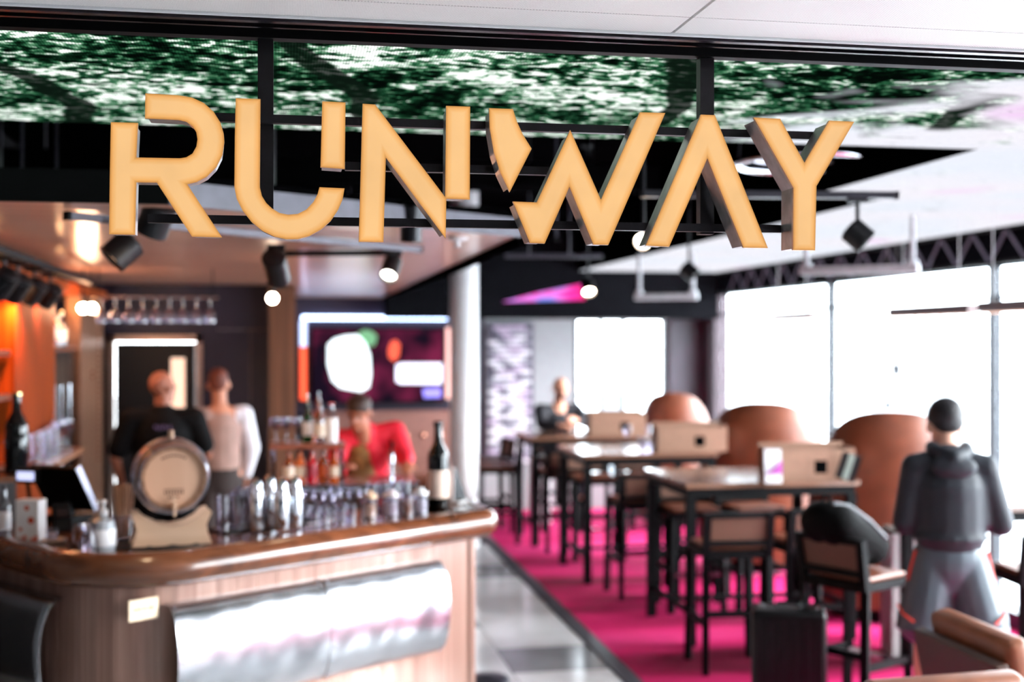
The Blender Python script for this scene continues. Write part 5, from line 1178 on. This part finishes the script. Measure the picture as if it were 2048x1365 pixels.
shoes(t, V, BLACKM)
# 3. man in taupe waistcoat and white sleeves
x, y = W(440, 9.75)
J = dict(head=(.0, .03, 1.655), neck=(0, .0, 1.49), chest=(0, 0, 1.27), pelvis=(0, 0, .97), shl=(-.19, 0, 1.42), shr=(.19, 0, 1.42), ell=(-.24, .03, 1.14), elr=(.25, -.02, 1.15), wrl=(-.2, .2, 1.02), wrr=(.24, .06, .95), hpl=(-.09, 0, .95), hpr=(.09, 0, .95), knl=(-.1, .02, .5), knr=(.1, .02, .5), anl=(-.1, 0, .09), anr=(.1, 0, .09))
t, V, P, M = person('man in taupe shirt with pale sleeve standing by the door', (x, y, 0), R_(22), J, SKIN, (0, .1, 1), (.4, .9, -.2))
hair_cap(t, P, M, mat('ginger_hair', (110, 52, 36), .6), 1.06)
blob('shirt', [('c', (0, 0, 1.04), .165, (0, 0, 1.3), .165, ((0, 1, 0), .8)), ('c', (0, 0, 1.3), .155, (0, 0, 1.42), .10, ((0, 1, 0), .8)), ('c', (-.1, 0, 1.41), .075, V['shl'], .072), ('c', V['shl'], .072, V['ell'], .06)], mat('taupe_cotton', (168, 134, 124), .8), t, .012, 4)
blob('sleeve', [('c', (.13, 0, 1.42), .07, V['shr'], .078), ('c', V['shr'], .078, V['elr'], .066), ('c', V['elr'], .064, V['wrr'], .045)], mat('white_cotton', (236, 234, 244), .7), t, .012, 4)
blob('trousers', [('c', (0, 0, 1.02), .16, (0, 0, .9), .16, ((0, 1, 0), .8)), ('c', (-.09, 0, .9), .10, V['knl'], .08), ('c', (.09, 0, .9), .10, V['knr'], .08), ('c', V['knl'], .08, V['anl'], .065), ('c', V['knr'], .08, V['anr'], .065)], mat('dark_brown_cotton', (44, 30, 28), .8), t, .014, 4)
shoes(t, V, BLACKM)
# 4. bartender in red shirt leaning over the station, facing the camera
x, y = W(737, 8.75)
J = dict(head=(.085, .30, 1.515), neck=(.05, .20, 1.40), chest=(.0, .09, 1.22), pelvis=(0, -.05, .95), shl=(-.17, .14, 1.37), shr=(.19, .17, 1.32), ell=(-.235, .26, 1.20), elr=(.27, .28, 1.10), wrl=(-.225, .43, 1.18), wrr=(.20, .46, 1.16), hpl=(-.09, -.05, .93), hpr=(.09, -.05, .93), knl=(-.1, 0, .5), knr=(.1, 0, .5), anl=(-.1, -.03, .09), anr=(.1, -.03, .09))
t, V, P, M = person('bartender in red shirt bending over the service station', (x, y, 0), R_(180), J, SKIN2, (.1, .35, 1), (.35, .8, -.5), palms={'l': (0, 0, -1), 'r': (0, 0, -1)})
blob('cap_hair', [('e', P(0, -.012, .05), (.084, .100, .080), M)], mat('short_dark_hair', (60, 38, 32), .6), t, .01, 2)
RED = mat('red_cotton', (226, 22, 52), .7)
blob('shirt', [('c', (0, 0, 1.02), .165, (.0, .09, 1.24), .17, ((0, 1, 0), .8)), ('c', (.0, .09, 1.24), .16, (.04, .17, 1.36), .10, ((0, 1, 0), .85)), ('c', (-.06, .15, 1.35), .08, V['shl'], .082), ('c', (.1, .17, 1.33), .08, V['shr'], .08), ('c', V['shl'], .082, V['ell'], .066), ('c', V['shr'], .08, V['elr'], .066), ('c', V['ell'], .062, V['wrl'].lerp(V['ell'], .12), .045), ('c', V['elr'], .062, V['wrr'].lerp(V['elr'], .12), .045)], RED, t, .012, 4)
blob('apron', [('c', (.06, .10, .80), .13, (.06, .155, 1.26), .10, ((0, 1, 0), .8)), ('c', (.10, .14, 1.1), .12, (.08, .17, 1.24), .1, ((0, 1, 0), .8))], mat('mustard_check', (120, 78, 30), .8, scale=30, var=.6), t, .012, 3)
blob('trousers', [('c', (0, -.04, 1.0), .155, (0, -.05, .9), .155, ((0, 1, 0), .8)), ('c', (-.09, -.05, .9), .10, V['knl'], .08), ('c', (.09, -.05, .9), .10, V['knr'], .08), ('c', V['knl'], .08, V['anl'], .065), ('c', V['knr'], .08, V['anr'], .065)], BT, t, .014, 4)
shoes(t, V, BLACKM)
# 5. seated man in black at the far table
J = dict(head=(-.0, .10, 1.49), neck=(0, .05, 1.33), chest=(0, .02, 1.10), pelvis=(0, 0, .845), shl=(-.20, .04, 1.26), shr=(.20, .04, 1.26), ell=(-.26, .22, 1.13), elr=(.27, .22, 1.13), wrl=(-.07, .36, 1.17), wrr=(.16, .40, 1.13), hpl=(-.1, .04, .86), hpr=(.1, .04, .86), knl=(-.12, .44, .82), knr=(.12, .44, .82), anl=(-.12, .36, .39), anr=(.12, .36, .39))
t, V, P, M = person('bald man in black seated at the farthest high table', (2.84, 12.98, .004), R_(192), J, SKIN, (0, .12, 1), (.1, 1, -.3), palms={'l': (1, 0, 0), 'r': (0, 0, -1)})
blob('beard', [('e', P(0, .062, -.075), (.048, .04, .038), M)], mat('dark_beard', (46, 30, 28), .7), t, .009, 2)
blob('jumper', [('c', (0, 0, .88), .165, (0, .02, 1.12), .17, ((0, 1, 0), .8)), ('c', (0, .02, 1.12), .165, (0, .04, 1.25), .10, ((0, 1, 0), .8)), ('c', (-.1, .04, 1.25), .08, V['shl'], .08), ('c', (.1, .04, 1.25), .08, V['shr'], .08), ('c', V['shl'], .08, V['ell'], .062), ('c', V['shr'], .08, V['elr'], .062), ('c', V['ell'], .06, V['wrl'].lerp(V['ell'], .15), .045), ('c', V['elr'], .06, V['wrr'].lerp(V['elr'], .15), .045)], mat('black_knit', (26, 24, 32), .8), t, .012, 4)
blob('trousers', [('c', (0, 0, .87), .15, (0, .03, .86), .14, ((0, 0, 1), .7)), ('c', (-.1, .04, .86), .095, V['knl'], .08), ('c', (.1, .04, .86), .095, V['knr'], .08), ('c', V['knl'], .08, V['anl'], .06), ('c', V['knr'], .08, V['anr'], .06)], mat('dark_denim', (30, 34, 48), .8), t, .014, 4)
shoes(t, V, BLACKM)
# ------------------------------------------------------------------ outside: apron, pale building, hanging planters
struct(MB().b2((-60, 16, -4.2), (120, 140, -4.0)).b2((5.6, -60, -4.2), (120, 16, -4.0)).build('ground_outside', mat('apron_concrete', (196, 198, 200), .8, scale=.3)))
xo, yo = W(1865, 42)
t = thing('terminal_building', 'pale grey building with three white ribs beyond the windows', 'building', (xo, yo, -4), -.3)
MB().b2((-1.6, 0, 0), (1.6, 2.5, 6.38)).build('wall', mat('far_grey', (150, 152, 154), .7), t)
for k in range(3): MB().tube([(-.35 + .42 * k, -.06, 5.6), (-.45 + .42 * k, -.10, 6.2), (-.62 + .42 * k, -.12, 6.9)], .07, 8).build('rib', WHITE, t, smooth=True)
def hanging_pot(px, py, d, label, h):
    x, y = W(px, d); z = ZP(py, d); t = thing('hanging_planter', label, 'plant', (x, y, z))
    MB().lathe([(.0001, 0), (.026, 0), (.034, h), (.030, h), (.024, .01), (.0001, .01)], 16).build('pot', mat('pot_dark', (44, 46, 54), .5), t, smooth=True)
    MB().tube([(0, 0, h), (0, 0, 2.8 - z)], .0016, 6).build('cord', mat('cord_pale', (210, 210, 210), .5), t)
    r = random.Random(int(px))
    for k in range(9):
        a = r.random() * 6.28; l = .05 + .05 * r.random(); d2 = Vector((math.cos(a), math.sin(a), 0)); p0 = Vector((0, 0, h)); s = d2.cross(Vector((0, 0, 1))) * .014
        m_, e_ = p0 + d2 * l * .5 + Vector((0, 0, l * .9)), p0 + d2 * l + Vector((0, 0, l * .9))
        MB().add([p0, m_ + s, e_, m_ - s, m_ + Vector((0, 0, .003))], [(0, 1, 4), (1, 2, 4), (2, 3, 4), (3, 0, 4)]).build('leaf', mat('leaf_olive', (108, 116, 70), .5), t)
hanging_pot(1793, 751, 9.9, 'dark hanging pot with small leaves before the window', .085)
hanging_pot(1776, 818, 10.1, 'lower hanging pot of olive leaves beside the nearest pod', .05)
